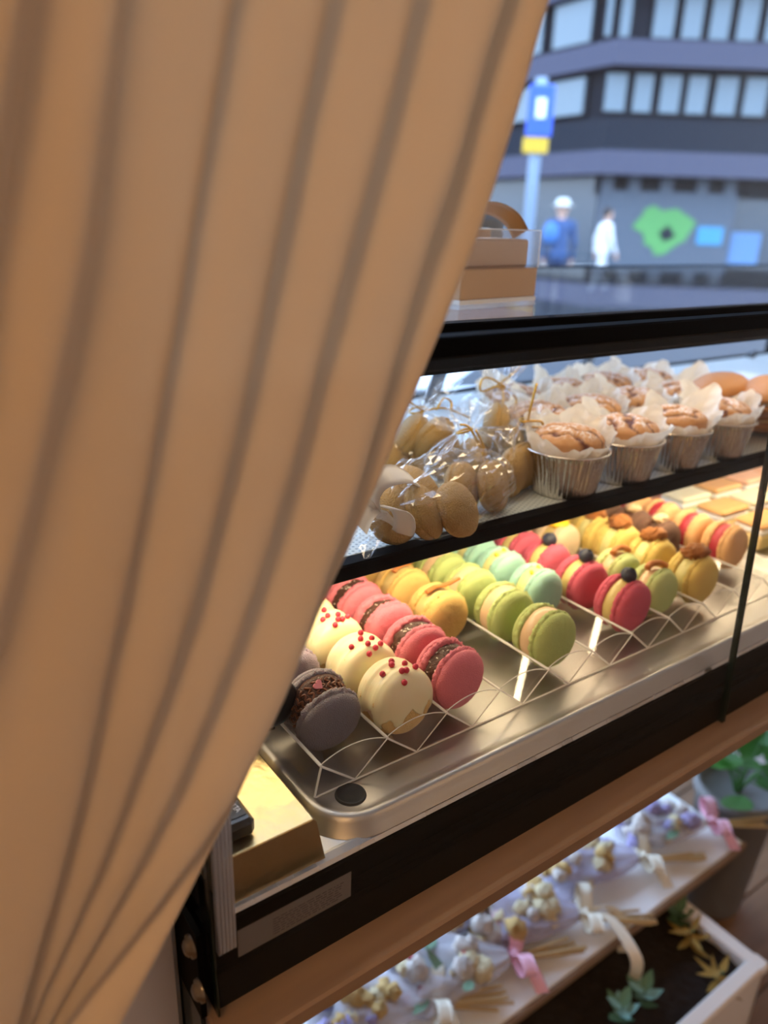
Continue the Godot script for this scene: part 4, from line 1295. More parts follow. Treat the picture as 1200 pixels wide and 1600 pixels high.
# ---------------------------------------------------------------- things on the glass top
func top_goods() -> void:
	var y := EYE - 0.0589
	var kraft := relief(mat("kraft_card", c8(206, 170, 134), 0.6), M.fine, 60.0, 0.01)
	var b := thing("gift_box", "brown gift box with clear upper part and a satin ribbon handle", "box", Vector3(0.4455, y, -0.4935))
	b.rotation.y = 0.135
	var W := 0.096
	var D := 0.055
	var st := begin(false)
	box(st, Vector3(0, 0.0150, 0), Vector3(W, 0.023, D), 0.0008)
	part("card_base", done(st), kraft, b)
	part("base_band", box_mesh(Vector3(W + 0.0012, 0.0035, D + 0.0012), 0.0004, Vector3(0, 0.0018, 0)), M.table_white, b)
	st = begin(false)
	for q in [[Vector3(0, 0.0410, D / 2), Vector3(W, 0.029, 0.0004)], [Vector3(0, 0.0410, -D / 2), Vector3(W, 0.029, 0.0004)], [Vector3(-W / 2, 0.0410, 0), Vector3(0.0004, 0.029, D)], [Vector3(W / 2, 0.0410, 0), Vector3(0.0004, 0.029, D)], [Vector3(0, 0.0556, 0), Vector3(W, 0.0004, D)]]:
		box(st, q[0], q[1])
	part("clear_cover", done(st), M.box_film, b)
	part("inner_insert", box_mesh(Vector3(W - 0.012, 0.022, D - 0.012), 0.002, Vector3(0, 0.0375, 0)), kraft, b)
	part("back_card", box_mesh(Vector3(W - 0.002, 0.029, 0.001), 0.0, Vector3(0, 0.0410, -D / 2 + 0.002)), kraft, b)
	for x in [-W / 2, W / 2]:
		for z in [-D / 2, D / 2]: part("cover_edge", box_mesh(Vector3(0.0009, 0.029, 0.0009)), M.piped_light_edge, b, at(Vector3(x, 0.0410, z)))
	for z in [-D / 2, D / 2]: part("cover_edge", box_mesh(Vector3(W, 0.0009, 0.0009)), M.piped_light_edge, b, at(Vector3(0, 0.0556, z)))
	var satin := mat("brown_satin", c8(196, 144, 84), 0.32)
	relief(satin, M.fine, 100.0, 0.01)
	st = begin()
	strip(st, spline([Vector3(-W / 2, 0.050, 0.012), Vector3(-0.038, 0.064, 0.012), Vector3(-0.015, 0.071, 0.012), Vector3(0.008, 0.070, 0.012), Vector3(0.028, 0.063, 0.012), Vector3(0.041, 0.052, 0.012)], 8), func(_t: float) -> Vector3: return Vector3(0, 0.004, 0.0075), 0.0006)
	part("ribbon_handle", done(st), satin, b)
	var k := on_y(672, 494, -0.0589)
	var b2 := thing("gift_box", "second brown gift box mostly hidden behind the curtain edge", "box", Vector3(k.x - 0.02, y, -0.438))
	b2.rotation.y = 0.1
	part("card_base", box_mesh(Vector3(0.055, 0.034, 0.05), 0.0008, Vector3(0, 0.0172, 0)), kraft, b2)
	part("clear_cover", box_mesh(Vector3(0.055, 0.03, 0.05), 0.0, Vector3(0, 0.0495, 0)), M.box_film, b2)
	part("cover_edge", box_mesh(Vector3(0.0009, 0.03, 0.0009), 0.0, Vector3(0.0275, 0.0495, 0.025)), M.piped_light_edge, b2)
	# grey ribbed bottle behind the box
	var gp := on_z(741, 330, -0.60)
	var g := thing("bottle", "grey ribbed bottle neck standing behind the gift box", "bottle", Vector3(gp.x, y, -0.60))
	var gm := mat("grey_plastic", c8(128, 136, 142), 0.5)
	st = begin()
	var top := gp.y - y + 0.028
	var prof := [Vector2(0, 0), Vector2(0.030, 0), Vector2(0.031, 0.004)]
	for j in 12: prof.append(Vector2(0.030 if j % 2 else 0.0285, 0.01 + (top - 0.05) * j / 11.0))
	prof.append_array([Vector2(0.026, top - 0.034), Vector2(0.015, top - 0.026), Vector2(0.0075, top - 0.021)])
	lathe(st, prof, 28)
	part("body", done(st), gm, g)
	st = begin()
	var cp := []
	for j in 9: cp.append(Vector2(0.0085 if j % 2 else 0.0075, top - 0.022 + 0.022 * j / 8.0))
	cp.append(Vector2(0, top))
	lathe(st, cp, 24)
	part("ribbed_neck", done(st), gm, g)

# ---------------------------------------------------------------- small things in the case
func small_case_things() -> void:
	var top := EYE - 0.298
	var g := thing("thermometer", "small black digital thermometer lying on the metal housing", "thermometer", Vector3(0.1225, top, -0.2985))
	part("body", box_mesh(Vector3(0.024, 0.011, 0.026), 0.0025, Vector3(0, 0.0056, 0)), M.black_plastic, g)
	part("display", box_mesh(Vector3(0.016, 0.0006, 0.018), 0.0002, Vector3(0.001, 0.0113, -0.001)), M.black_rubber, g)
	var tm := TextMesh.new()
	tm.text = "TANITA"
	var f := SystemFont.new()
	f.font_names = PackedStringArray(["Droid Sans"])
	tm.font = f
	tm.font_size = 16
	tm.pixel_size = 0.00026
	tm.depth = 0.0002
	part("lettering", tm, M.table_white, g, Transform3D(Basis.from_euler(Vector3(-PI / 2, -PI / 2 * 0.9, 0), EULER_ORDER_YXZ), Vector3(0.0055, 0.0118, -0.002)))
	var d := thing("black_knob", "round black knob standing on the housing, half hidden by the curtain", "knob", Vector3(0.166, top, -0.362))
	var st := begin()
	lathe(st, [Vector2(0, 0.006), Vector2(0.011, 0.0058), Vector2(0.0150, 0.0045), Vector2(0.0165, 0.002), Vector2(0.0165, -0.002), Vector2(0.0150, -0.0045), Vector2(0, -0.0055)], 40, Transform3D(Basis(Vector3.RIGHT, PI / 2), Vector3(0.018, 0.0175, 0)))
	part("disc", done(st), M.black_plastic, d)
	part("foot", box_mesh(Vector3(0.030, 0.002, 0.008), 0.0005, Vector3(0.003, 0.001, 0)), M.black_plastic, d)
	# cake slices and sweets in the next pan, blurred beyond the glass joint
	var y := EYE - 0.3203
	var kinds := [["pale yellow sponge slice with an orange glazed top", c8(240, 214, 150), c8(222, 170, 112)], ["pale green sponge slice with a white cream top", c8(190, 206, 160), c8(228, 222, 196)], ["cream slice with scattered red berries on top", c8(236, 214, 196), c8(232, 206, 190)], ["pink sponge slice with a peach glaze", c8(232, 150, 140), c8(240, 190, 160)]]
	var mats := []
	for q in kinds: mats.append([relief(mat("sponge_%d" % mats.size(), q[1], 0.75), M.fine, 60.0, 0.06), mat("glaze_%d" % mats.size(), q[2], 0.25)])
	var n := 0
	var slices := []
	for a in 5:
		for e in 6: slices.append([0.805 + 0.066 * a, -0.345 - 0.048 * e, [1, 3, 0, 2, 0, 3, 1][(a * 3 + e * 2) % 7]])
	for q in slices:
		var k: int = q[2]
		var o := thing("cake_slice", kinds[k][0], "cake", Vector3(q[0], y, q[1]), ["orange glazed slices", "pale green slices", "berry slices", "peach glazed slices"][k])
		o.rotation.y = rng.randf_range(-0.08, 0.08)
		part("sponge", box_mesh(Vector3(0.054, 0.016, 0.036), 0.002, Vector3(0, 0.008, 0)), mats[k][0], o)
		part("cream_layer", box_mesh(Vector3(0.053, 0.006, 0.035), 0.002, Vector3(0, 0.019, 0)), M.table_white, o)
		part("glaze", box_mesh(Vector3(0.054, 0.007, 0.036), 0.003, Vector3(0, 0.026, 0)), mats[k][1], o)
		if k == 2:
			st = begin()
			ball(st, Vector3.ZERO, Vector3.ONE * 0.005, 10)
			var bm := done(st)
			for j in 6: part("berry", bm, M.red_sprinkle, o, at(Vector3(-0.020 + 0.008 * j, 0.033, 0.009 * sin(j * 2.4))))
		n += 1

# ---------------------------------------------------------------- the low window table with dried bouquets, planter and pot
const TABLE := -0.95
func lower_display() -> void:
	var yt := EYE + TABLE
	var t := thing("window_table", "low wooden window table with a white top under the pastry case", "table", Vector3(0.55, 0, -0.70))
	part("table_top", box_mesh(Vector3(1.09, 0.010, 0.50), 0.002, Vector3(0, yt - 0.005, 0)), M.table_white, t)
	part("edge_strip", box_mesh(Vector3(1.094, 0.013, 0.006), 0.001, Vector3(0, yt - 0.0065, 0.2532)), M.board_wood, t)
	part("front_panel", box_mesh(Vector3(1.04, yt - 0.0102, 0.012), 0.0, Vector3(0, (yt - 0.0102) / 2.0, 0.185)), M.board_wood, t)
	for x in [-0.53, 0.53]: part("side_panel", box_mesh(Vector3(0.02, yt - 0.0102, 0.42), 0.0, Vector3(x, (yt - 0.0102) / 2.0, -0.035)), M.board_wood, t)
	bouquets(yt)
	planter()
	potted_plant(yt)

func wrap_mesh(sd: int, length: float, wide: float, high: float) -> ArrayMesh:      # a loose paper cone along x: open end at 0, neck at length
	var st := begin()
	grid(st, 60, 22, func(u: float, v: float) -> Vector3:
		var a := TAU * (0.0 if u > 0.99999 else u)
		var k := pow(1.0 - v, 0.7)
		var cr := 1.0 + 0.20 * ridge.get_noise_3dv(Vector3(cos(a) * 1.4, sin(a) * 1.4, v * 2.2 + sd * 3.0)) * k + 0.10 * sin(a * 7.0 + sd)
		var x := v * length - (0.03 * maxf(0.0, -sin(a)) + 0.012 * nz.get_noise_2d(cos(a) * 2.0 + sd, sin(a) * 2.0)) * (1.0 - v)
		return Vector3(x, maxf(-high + 0.001, sin(a) * (0.009 + high * k) * cr * (0.6 if sin(a) > 0.0 else 1.0)), cos(a) * (0.010 + wide * k) * cr))
	return done(st)

func leaf_mesh(l: float, w: float, bend: float) -> ArrayMesh:
	var st := begin()
	grid(st, 6, 10, func(u: float, v: float) -> Vector3:
		var s := (u - 0.5) * 2.0
		var wd := w * sin(PI * pow(v, 0.75)) * 0.5
		return Vector3(s * wd, bend * v * v * l + 0.12 * absf(s) * wd, v * l))
	return done(st)

func bouquets(yt: float) -> void:
	var tissue := mat("white_tissue", c8(232, 228, 236, 0.55), 0.5)
	tissue.transparency = BaseMaterial3D.TRANSPARENCY_ALPHA
	tissue.cull_mode = BaseMaterial3D.CULL_DISABLED
	var lilac := mat("lilac_tissue", c8(206, 200, 226, 0.6), 0.5)
	lilac.transparency = BaseMaterial3D.TRANSPARENCY_ALPHA
	var straw := relief(mat("straw", c8(206, 178, 130), 0.7), M.fine, 40.0, 0.05)
	var sage := mat("sage_leaf", c8(116, 146, 118), 0.65)
	var cols := {"cream": c8(232, 214, 172), "lilac": c8(176, 164, 206), "red": c8(196, 62, 66), "ochre": c8(214, 176, 110), "pale": c8(222, 210, 200)}
	var fm := {}
	for k in cols: fm[k] = relief(mat("flower_" + k, cols[k], 0.75), M.fine, 60.0, 0.1)
	var bows := {"pink": mat("pink_ribbon", c8(238, 178, 194), 0.4), "cream": mat("cream_ribbon", c8(232, 222, 200), 0.4)}
	var fl := [lump(Vector3(0.013, 0.011, 0.013), 0.5, 3.0, 1, 16), lump(Vector3(0.009, 0.008, 0.009), 0.5, 3.0, 2, 14), lump(Vector3(0.006, 0.006, 0.006), 0.2, 2.0, 3, 12)]
	var lf := leaf_mesh(0.04, 0.014, 0.3)
	var list := [
		[[540, 1575], [735, 1570], tissue, "cream", ["lilac", "ochre", "cream", "ochre"], 0, "bouquet of ochre and lilac dried flowers with a cream bow"],
		[[665, 1520], [900, 1487], tissue, "pink", ["red", "red", "pale", "cream"], 9, "bouquet of red berries and sage leaves with a pink bow"],
		[[790, 1430], [1000, 1440], lilac, "cream", ["cream", "ochre", "cream", "pale"], 0, "bouquet of cream dried flowers whose bow hangs over the edge"],
		[[890, 1348], [1085, 1345], lilac, "cream", ["ochre", "cream", "lilac", "pale"], 0, "bouquet of ochre dried flowers in lilac tissue with cream bow"],
		[[1005, 1285], [1162, 1294], tissue, "pink", ["pale", "cream", "lilac", "pale"], 8, "bouquet of pale flowers and green leaves beside the potted plant"],
		[[640, 1440], [830, 1425], lilac, "pink", ["pale", "cream", "lilac", "ochre"], 3, "bouquet of pale flowers partly under the board, behind the others"],
	]
	var n := 0
	for q in list:
		var a := on_y(q[0][0], q[0][1], TABLE + 0.02)
		var e := on_y(q[1][0], q[1][1], TABLE + 0.01)
		var dir := Vector3(e.x - a.x, 0, e.z - a.z)
		var len := dir.length()
		var o := thing("bouquet", q[6], "bouquet", Vector3(a.x, yt + 0.001, a.z))
		o.rotation.y = atan2(-dir.z, dir.x)
		var L: float = clampf(len, 0.2, 0.27)
		var neck := L * 0.62
		var high := 0.026
		part("wrapping", wrap_mesh(n + 1, neck, 0.046, high), q[2], o, at(Vector3(-0.02, high, 0)))
		for k in 34:
			var x := rng.randf_range(-0.045, neck * 0.55)
			var w := 0.05 * (1.0 - maxf(0.0, x) / neck)
			var kind: int = rng.randi() % 2 if q[4][k % 4] != "red" else 2
			part("flower", fl[kind], fm[q[4][k % 4]], o, turned(Vector3(x, rng.randf_range(0.015, 0.048), rng.randf_range(-w, w)), Vector3(rng.randf() * 6, rng.randf() * 6, 0)))
		for k in q[5]:
			part("leaf", lf, sage, o, turned(Vector3(rng.randf_range(-0.01, 0.05), rng.randf_range(0.02, 0.045), rng.randf_range(-0.04, 0.04)), Vector3(rng.randf_range(-0.4, 0.2), rng.randf_range(-2.6, -0.6), 0)))
		var st := begin()
		for k in 9:
			var s := Vector3(0, rng.randf_range(-0.007, 0.007), rng.randf_range(-0.008, 0.008))
			tube(st, PackedVector3Array([Vector3(neck - 0.05, 0.018, 0) + s * 0.6, Vector3(neck, 0.016, 0) + s * 0.5, Vector3(L + rng.randf_range(-0.01, 0.02), 0.012, 0) + s * 1.6 + Vector3(0, 0.004, 0)]), 0.0024, 0.0022, 7)
		part("stems", done(st), straw, o).set_meta("kind", "stuff")
		st = begin()
		var kn := Vector3(neck - 0.008, 0.024, 0)
		var half := func(_t: float) -> Vector3: return Vector3(0.009, 0, 0)
		for s in [-1.0, 1.0]:
			strip(st, spline([kn, kn + Vector3(0.004, 0.020, 0.020 * s), kn + Vector3(0.004, 0.014, 0.042 * s), kn + Vector3(0.0, 0.0, 0.030 * s), kn], 5), half, 0.0006)
			strip(st, spline([kn, kn + Vector3(0.012, 0.002, 0.020 * s), kn + Vector3(0.02, -0.014, 0.050 * s)] if n != 2 else [kn, kn + Vector3(0.03, 0.004, 0.010 * s), kn + Vector3(0.055, -0.012, 0.03 * s + 0.03), kn + Vector3(0.06, -0.06, 0.022 * s + 0.035)], 5), half, 0.0006)
		ball(st, kn, Vector3(0.008, 0.009, 0.009), 12, 0.2, 80.0)
		part("ribbon_bow", done(st), bows[q[3]], o)
		n += 1

func planter() -> void:
	var y := EYE - 0.985
	var b := on_y(1195, 1510, -0.985)
	var x1 := b.x
	var z0 := -0.484
	var z1 := b.z
	var x0 := 0.28
	var t := thing("planter", "long white planter trough full of dark soil in front of the low table", "planter", Vector3((x0 + x1) / 2, 0, (z0 + z1) / 2))
	var w := x1 - x0
	var d := z1 - z0
	var st := begin(false)
	for q in [[Vector3(0, y / 2, d / 2 - 0.005), Vector3(w, y, 0.010)], [Vector3(0, y / 2, -d / 2 + 0.005), Vector3(w, y, 0.010)], [Vector3(w / 2 - 0.005, y / 2, 0), Vector3(0.010, y, d)], [Vector3(-w / 2 + 0.005, y / 2, 0), Vector3(0.010, y, d)]]:
		box(st, q[0], q[1], 0.001)
	part("trough", done(st), M.white_paint, t)
	st = begin(false)
	for q in [[Vector3(0, y, d / 2 - 0.008), Vector3(w + 0.012, 0.014, 0.022)], [Vector3(0, y, -d / 2 + 0.008), Vector3(w + 0.012, 0.014, 0.022)], [Vector3(w / 2 - 0.008, y, 0), Vector3(0.022, 0.0138, d + 0.010)], [Vector3(-w / 2 + 0.008, y, 0), Vector3(0.022, 0.0138, d + 0.010)]]:
		box(st, q[0], q[1], 0.003)
	part("rim", done(st), M.white_paint, t)
	var soil := relief(mat("dark_soil", c8(44, 33, 26), 0.95), M.fine, 30.0, 0.3)
	st = begin()
	grid(st, 120, 24, func(u: float, v: float) -> Vector3:
		var x := (u - 0.5) * (w - 0.02)
		var z := (v - 0.5) * (d - 0.02)
		return Vector3(x, y - 0.022 + 0.006 * nz.get_noise_2d(x * 60.0, z * 60.0) + 0.004 * nz.get_noise_2d(x * 160.0, z * 160.0), z))
	part("soil", done(st), soil, t).set_meta("kind", "stuff")
	var dry := mat("yellow_leaf", c8(150, 120, 50), 0.7)
	var grn := mat("dull_leaf", c8(84, 118, 84), 0.6)
	var blu := mat("blue_green_leaf", c8(126, 168, 156), 0.55)
	var lf := leaf_mesh(0.03, 0.016, 0.3)
	var lf2 := leaf_mesh(0.034, 0.010, 0.6)
	for q in [[1000, 1565, 0], [965, 1590, 0], [1075, 1470, 1], [1060, 1435, 2], [1125, 1540, 1]]:
		var p := on_y(q[0], q[1], -1.0)
		p.z = clampf(p.z, z0 + 0.03, z1 - 0.03)
		p.x = minf(p.x, x1 - 0.03)
		var o := thing("seedling", ["small blue green seedling sprouting from the planter soil", "yellowing seedling with drooping leaves in the planter soil", "bright green young seedling at the planter's back rim"][q[2]], "plant", Vector3(p.x, y - 0.022, p.z), ["blue green seedlings", "yellowing seedlings", ""][q[2]])
		st = begin()
		tube(st, spline([Vector3(0, -0.008, 0), Vector3(0.003, 0.012, 0.002), Vector3(0.0, 0.034, 0.004)], 5), 0.0018, 0.0012, 6)
		part("stem", done(st), grn, o)
		for k in 8:
			part("leaf", lf if q[2] != 1 else lf2, [blu if k % 2 else grn, dry, grn][q[2]], o, turned(Vector3(0, 0.008 + 0.0035 * k, 0.002), Vector3(-0.5 + rng.randf() * 0.3 + (0.8 if q[2] == 1 else 0.0), k * 2.4, 0)))

func potted_plant(_yt: float) -> void:
	var p := on_y(1168, 1262, -1.0)
	var o := thing("potted_plant", "leafy green plant in a grey pot beyond the table's end", "plant", Vector3(1.19, 0, -0.52))
	var pot := relief(mat("grey_pot", c8(120, 116, 114), 0.7), M.fine, 20.0, 0.05)
	var st := begin()
	lathe(st, [Vector2(0, 0), Vector2(0.045, 0), Vector2(0.05, 0.01), Vector2(0.068, 0.25), Vector2(0.074, 0.255), Vector2(0.074, 0.275), Vector2(0.066, 0.277), Vector2(0.062, 0.262), Vector2(0, 0.258)], 36)
	part("pot", done(st), pot, o)
	var lm := mat("green_leaf", c8(70, 116, 52), 0.45)
	lm.backlight_enabled = true
	lm.backlight = Color(0.2, 0.4, 0.1)
	var lf := leaf_mesh(0.085, 0.05, 0.5)
	st = begin()
	for k in 7:
		var a := TAU * k / 7.0
		tube(st, spline([Vector3(0, 0.25, 0), Vector3(cos(a) * 0.02, 0.30, sin(a) * 0.02), Vector3(cos(a) * 0.05, 0.345, sin(a) * 0.05)], 4), 0.003, 0.002, 6)
	part("stems", done(st), lm, o)
	for k in 30:
		var a := k * 2.4
		var r := 0.02 + 0.045 * rng.randf()
		part("leaf", lf, lm, o, turned(Vector3(cos(a) * r, 0.29 + 0.085 * rng.randf(), sin(a) * r), Vector3(rng.randf_range(-0.5, 0.3), PI / 2 - a + rng.randf_range(-0.5, 0.5), rng.randf_range(-0.3, 0.3))))
	if p.x < 0.0: o.position.x = p.x

# ---------------------------------------------------------------- the street outside
func street() -> void:
	var gy := -0.12
	var asphalt := relief(mat("asphalt", c8(58, 61, 66), 0.85), M.fine, 3.0, 0.2)
	var st := begin(false)
	box(st, Vector3(14, gy - 0.1, -31.2), Vector3(120, 0.2, 60))
	var o := part("road", done(st), asphalt, self)
	tag(o, "grey asphalt street outside the shop window", "road", "", "structure")
	var paving := relief(mat("paving", c8(150, 150, 152), 0.85), M.fine, 5.0, 0.1)
	st = begin(false)
	box(st, Vector3(14, gy + 0.04, -2.0), Vector3(60, 0.12, 1.6), 0.02)
	o = part("sidewalk", done(st), paving, self)
	tag(o, "pale paved kerb strip right outside the window", "pavement", "", "structure")
	var white := relief(mat("road_paint", c8(216, 220, 224), 0.7), M.fine, 4.0, 0.05)
	# crossing stripes: quads on the road taken from their outlines in the photograph
	for q in [[[560, 612], [700, 604], [760, 560], [600, 570]], [[540, 668], [780, 640], [905, 598], [700, 606]], [[880, 625], [1010, 612], [1060, 588], [940, 590]]]:
		st = begin(false)
		var c := []
		for p in q: c.append(on_y(p[0], p[1], gy - EYE + 0.004))
		var m: Vector3 = (c[0] + c[2]) / 2.0 - Vector3(0, 1, 0)
		quad_from(st, c[0], c[1], c[2], c[3], m)
		for k in 4:
			var e: Vector3 = c[k]
			var e2: Vector3 = c[(k + 1) % 4]
			quad_from(st, e, e2, e2 - Vector3(0, 0.006, 0), e - Vector3(0, 0.006, 0), m)
		o = part("crossing_stripe", done(st), white, self)
		tag(o, "broad white stripe painted across the street", "road marking", "white crossing stripes")
	building(gy)
	sign_post(gy)
	people(gy)

func building(gy: float) -> void:
	var fw := Vector3(AX.z, 0, -AI.z).normalized()          # straight ahead, level
	var rt := Vector3(-fw.z, 0, fw.x)
	var dist := 24.0
	var corner := on_plane(935, 300, Vector3(0, EYE, 0) + fw * dist, fw)
	corner.y = gy
	var h := func(py: float) -> float: return on_plane(1060, py, corner, fw).y - gy
	var xr := func(px: float, py: float) -> float: return (on_plane(px, py, corner, fw) - corner).dot(rt)
	var b := thing("office_building", "dark corner office building with pale window bands across the street", "building", corner)
	b.basis = Basis(rt, Vector3.UP, -fw)     # local x along the right face, z towards us
	var band: StandardMaterial3D = relief(mat("band_panel", c8(82, 82, 96), 0.6), M.fine, 1.0, 0.1)
	var dark := mat("dark_frame", c8(35, 37, 43), 0.5)
	var spandrel := mat("spandrel", c8(38, 43, 51), 0.5)
	var blind := mat("window_blind", c8(105, 120, 128), 0.35)
	var shop := mat("shop_glass", c8(63, 73, 83), 0.2)
	var pier := mat("shop_pier", c8(99, 105, 114), 0.6)
	for q in [band, dark, spandrel, pier]:
		q.roughness = 0.9
		q.metallic_specular = 0.12
	var left_dir := Vector3(-0.535, 0, -0.845).normalized()     # the receding face, in local axes
	var LL := 26.0
	var RR := 26.0
	# floors: [bottom, top, kind]
	var yl: Array = [0.0, h.call(277), h.call(240), h.call(187), h.call(108), h.call(68), h.call(-20), h.call(-70)]
	var slab := func(y0: float, y1: float, out: float, m: Material, called: String) -> void:
		var st := begin(false)
		var o := Vector2(out, out)
		var poly := PackedVector2Array([Vector2(RR, out), Vector2(-0.2 * out, out), Vector2(left_dir.x * LL - 0.85 * out, left_dir.z * LL), Vector2(left_dir.x * LL + 12.0, left_dir.z * LL - 2.0), Vector2(RR, -14.0)])
		if o.x < -99.0: return
		extrude(st, poly, y1 - y0, Transform3D(Basis(Vector3(1, 0, 0), Vector3(0, 0, 1), Vector3(0, 1, 0)), Vector3(0, y0, 0)))
		part(called, done(st), m, b)
	slab.call(yl[0], yl[1], -0.5, shop, "ground_floor")
	slab.call(yl[1], yl[2], 0.5, band, "canopy_band")
	slab.call(yl[2], yl[3], 0.0, spandrel, "spandrel_band")
	slab.call(yl[3], yl[4], -0.15, dark, "window_storey")
	slab.call(yl[4], yl[5], 0.4, band, "floor_band")
	slab.call(yl[5], yl[6], -0.15, dark, "window_storey")
	slab.call(yl[6], yl[7], 0.4, band, "floor_band")
	slab.call(yl[7], yl[7] + 12.0, -0.1, dark, "upper_storeys")
	# windows on the right face, each a framed pale pane
	var win := func(x0: float, x1: float, y0: float, y1: float, m: Material) -> void:
		var w := part("window", box_mesh(Vector3(x1 - x0, y1 - y0, 0.08), 0.01, Vector3((x0 + x1) / 2, (y0 + y1) / 2, -0.11)), dark, b)
		part("pane", box_mesh(Vector3(x1 - x0 - 0.1, y1 - y0 - 0.1, 0.04), 0.0, Vector3((x0 + x1) / 2, (y0 + y1) / 2, -0.06)), m, w)
	for q in [[943, 981], [988, 1022], [1030, 1066], [1072, 1108], [1116, 1155], [1162, 1202], [1210, 1248], [1256, 1294]]:
		win.call(xr.call(q[0], 150), xr.call(q[1], 150), h.call(183) + 0.05, h.call(114), blind)
	for q in [[945, 960], [968, 990], [1020, 1058], [1066, 1102], [1110, 1145], [1153, 1190], [1198, 1236]]:
		win.call(xr.call(q[0], 30), xr.call(q[1], 30), h.call(66) + 0.05, h.call(-18), blind)
	# piers, shopfront and mural at street level
	for q in [[944, 962], [986, 1004], [1036, 1056], [1094, 1112], [1138, 1156]]:
		part("pier", box_mesh(Vector3(xr.call(q[1], 300) - xr.call(q[0], 300), yl[1], 0.3), 0.02, Vector3((xr.call(q[0], 300) + xr.call(q[1], 300)) / 2, yl[1] / 2, -0.42)), pier, b)
	part("shutter", box_mesh(Vector3(xr.call(1150, 350) - xr.call(945, 350), h.call(300), 0.06), 0.0, Vector3((xr.call(1150, 350) + xr.call(945, 350)) / 2, h.call(300) / 2, -0.24)), mat("shutter_grey", c8(72, 82, 94), 0.55), b)
	part("dark_fascia", box_mesh(Vector3(RR, 0.5, 0.06), 0.0, Vector3(RR / 2, yl[1] - 0.25, -0.47)), dark, b)
	var g1 := mat("green_paint", c8(82, 146, 76), 0.6)
	var poly := PackedVector2Array()
	for k in 22:
		var a := TAU * k / 22.0
		poly.append(Vector2(cos(a) * 0.80, sin(a) * 0.60) * (1.0 + 0.30 * nz.get_noise_2d(cos(a) * 1.7 + 3.0, sin(a) * 1.7) + 0.12 * sin(a * 3.0)))
	var st := begin(false)
	var gp := Vector3(xr.call(1040, 358), h.call(358), -0.205)
	extrude(st, poly, 0.02, at(gp))
	part("painted_mural", done(st), g1, b)
	st = begin(false)
	extrude(st, PackedVector2Array([Vector2(0, 0.22), Vector2(-0.24, 0.0), Vector2(-0.05, -0.24), Vector2(0.25, -0.08)]), 0.02, at(gp + Vector3(0.12, -0.12, 0.022)))
	part("mural_centre", done(st), spandrel, b)
	part("cyan_panel", box_mesh(Vector3(0.75, 0.5, 0.04), 0.0, Vector3(xr.call(1113, 367), h.call(367), -0.19)), mat("cyan_paint", c8(56, 138, 178), 0.5), b)
	part("blue_panel", box_mesh(Vector3(0.9, 0.9, 0.04), 0.0, Vector3(xr.call(1172, 385), h.call(385), -0.40)), mat("blue_paint", c8(86, 126, 168), 0.5), b)
	# windows and shopfront on the receding face
	var turn := Basis(-left_dir, Vector3.UP, left_dir.cross(Vector3.UP) * -1.0)
	var nrm := Vector3(-left_dir.z, 0, left_dir.x) * (1.0 if left_dir.z < 0.0 else -1.0)
	if nrm.z < 0.0: nrm = -nrm
	for fl in [[h.call(183) + 0.05, h.call(114)], [h.call(66) + 0.05, h.call(-18)]]:
		for k in 9:
			var d := 0.9 + 2.0 * k
			var m := left_dir * (d + 0.8) + Vector3(0, (fl[0] + fl[1]) / 2, 0)
			var w := part("window", box_mesh(Vector3(1.7, fl[1] - fl[0], 0.1), 0.01), dark, b, Transform3D(turn, m - nrm * 0.02))
			part("pane", box_mesh(Vector3(1.5, fl[1] - fl[0] - 0.1, 0.06), 0.0, Vector3(0, 0, 0.0)), blind, w, Transform3D(Basis.IDENTITY, turn.inverse() * nrm * 0.06))
	# low house farther left behind the pole
	var hb := on_plane(700, 300, Vector3(0, EYE, 0) + fw * 62.0, fw)
	var hs := thing("house", "pale pinkish house farther down the street behind the sign", "building", Vector3(hb.x, gy, hb.z))
	hs.basis = Basis(rt, Vector3.UP, -fw)
	part("wall", box_mesh(Vector3(14.0, 16.0, 5.0), 0.05, Vector3(-2.5, 8.0, -4.5)), mat("pink_wall", c8(196, 176, 172), 0.8), hs)
	part("roof", box_mesh(Vector3(14.6, 0.4, 5.6), 0.05, Vector3(-2.5, 16.2, -4.5)), dark, hs)
	for k in 3: part("window", box_mesh(Vector3(1.2, 1.6, 0.1), 0.02, Vector3(-5.0 + 2.6 * k, 3.6, -1.98)), shop, hs)

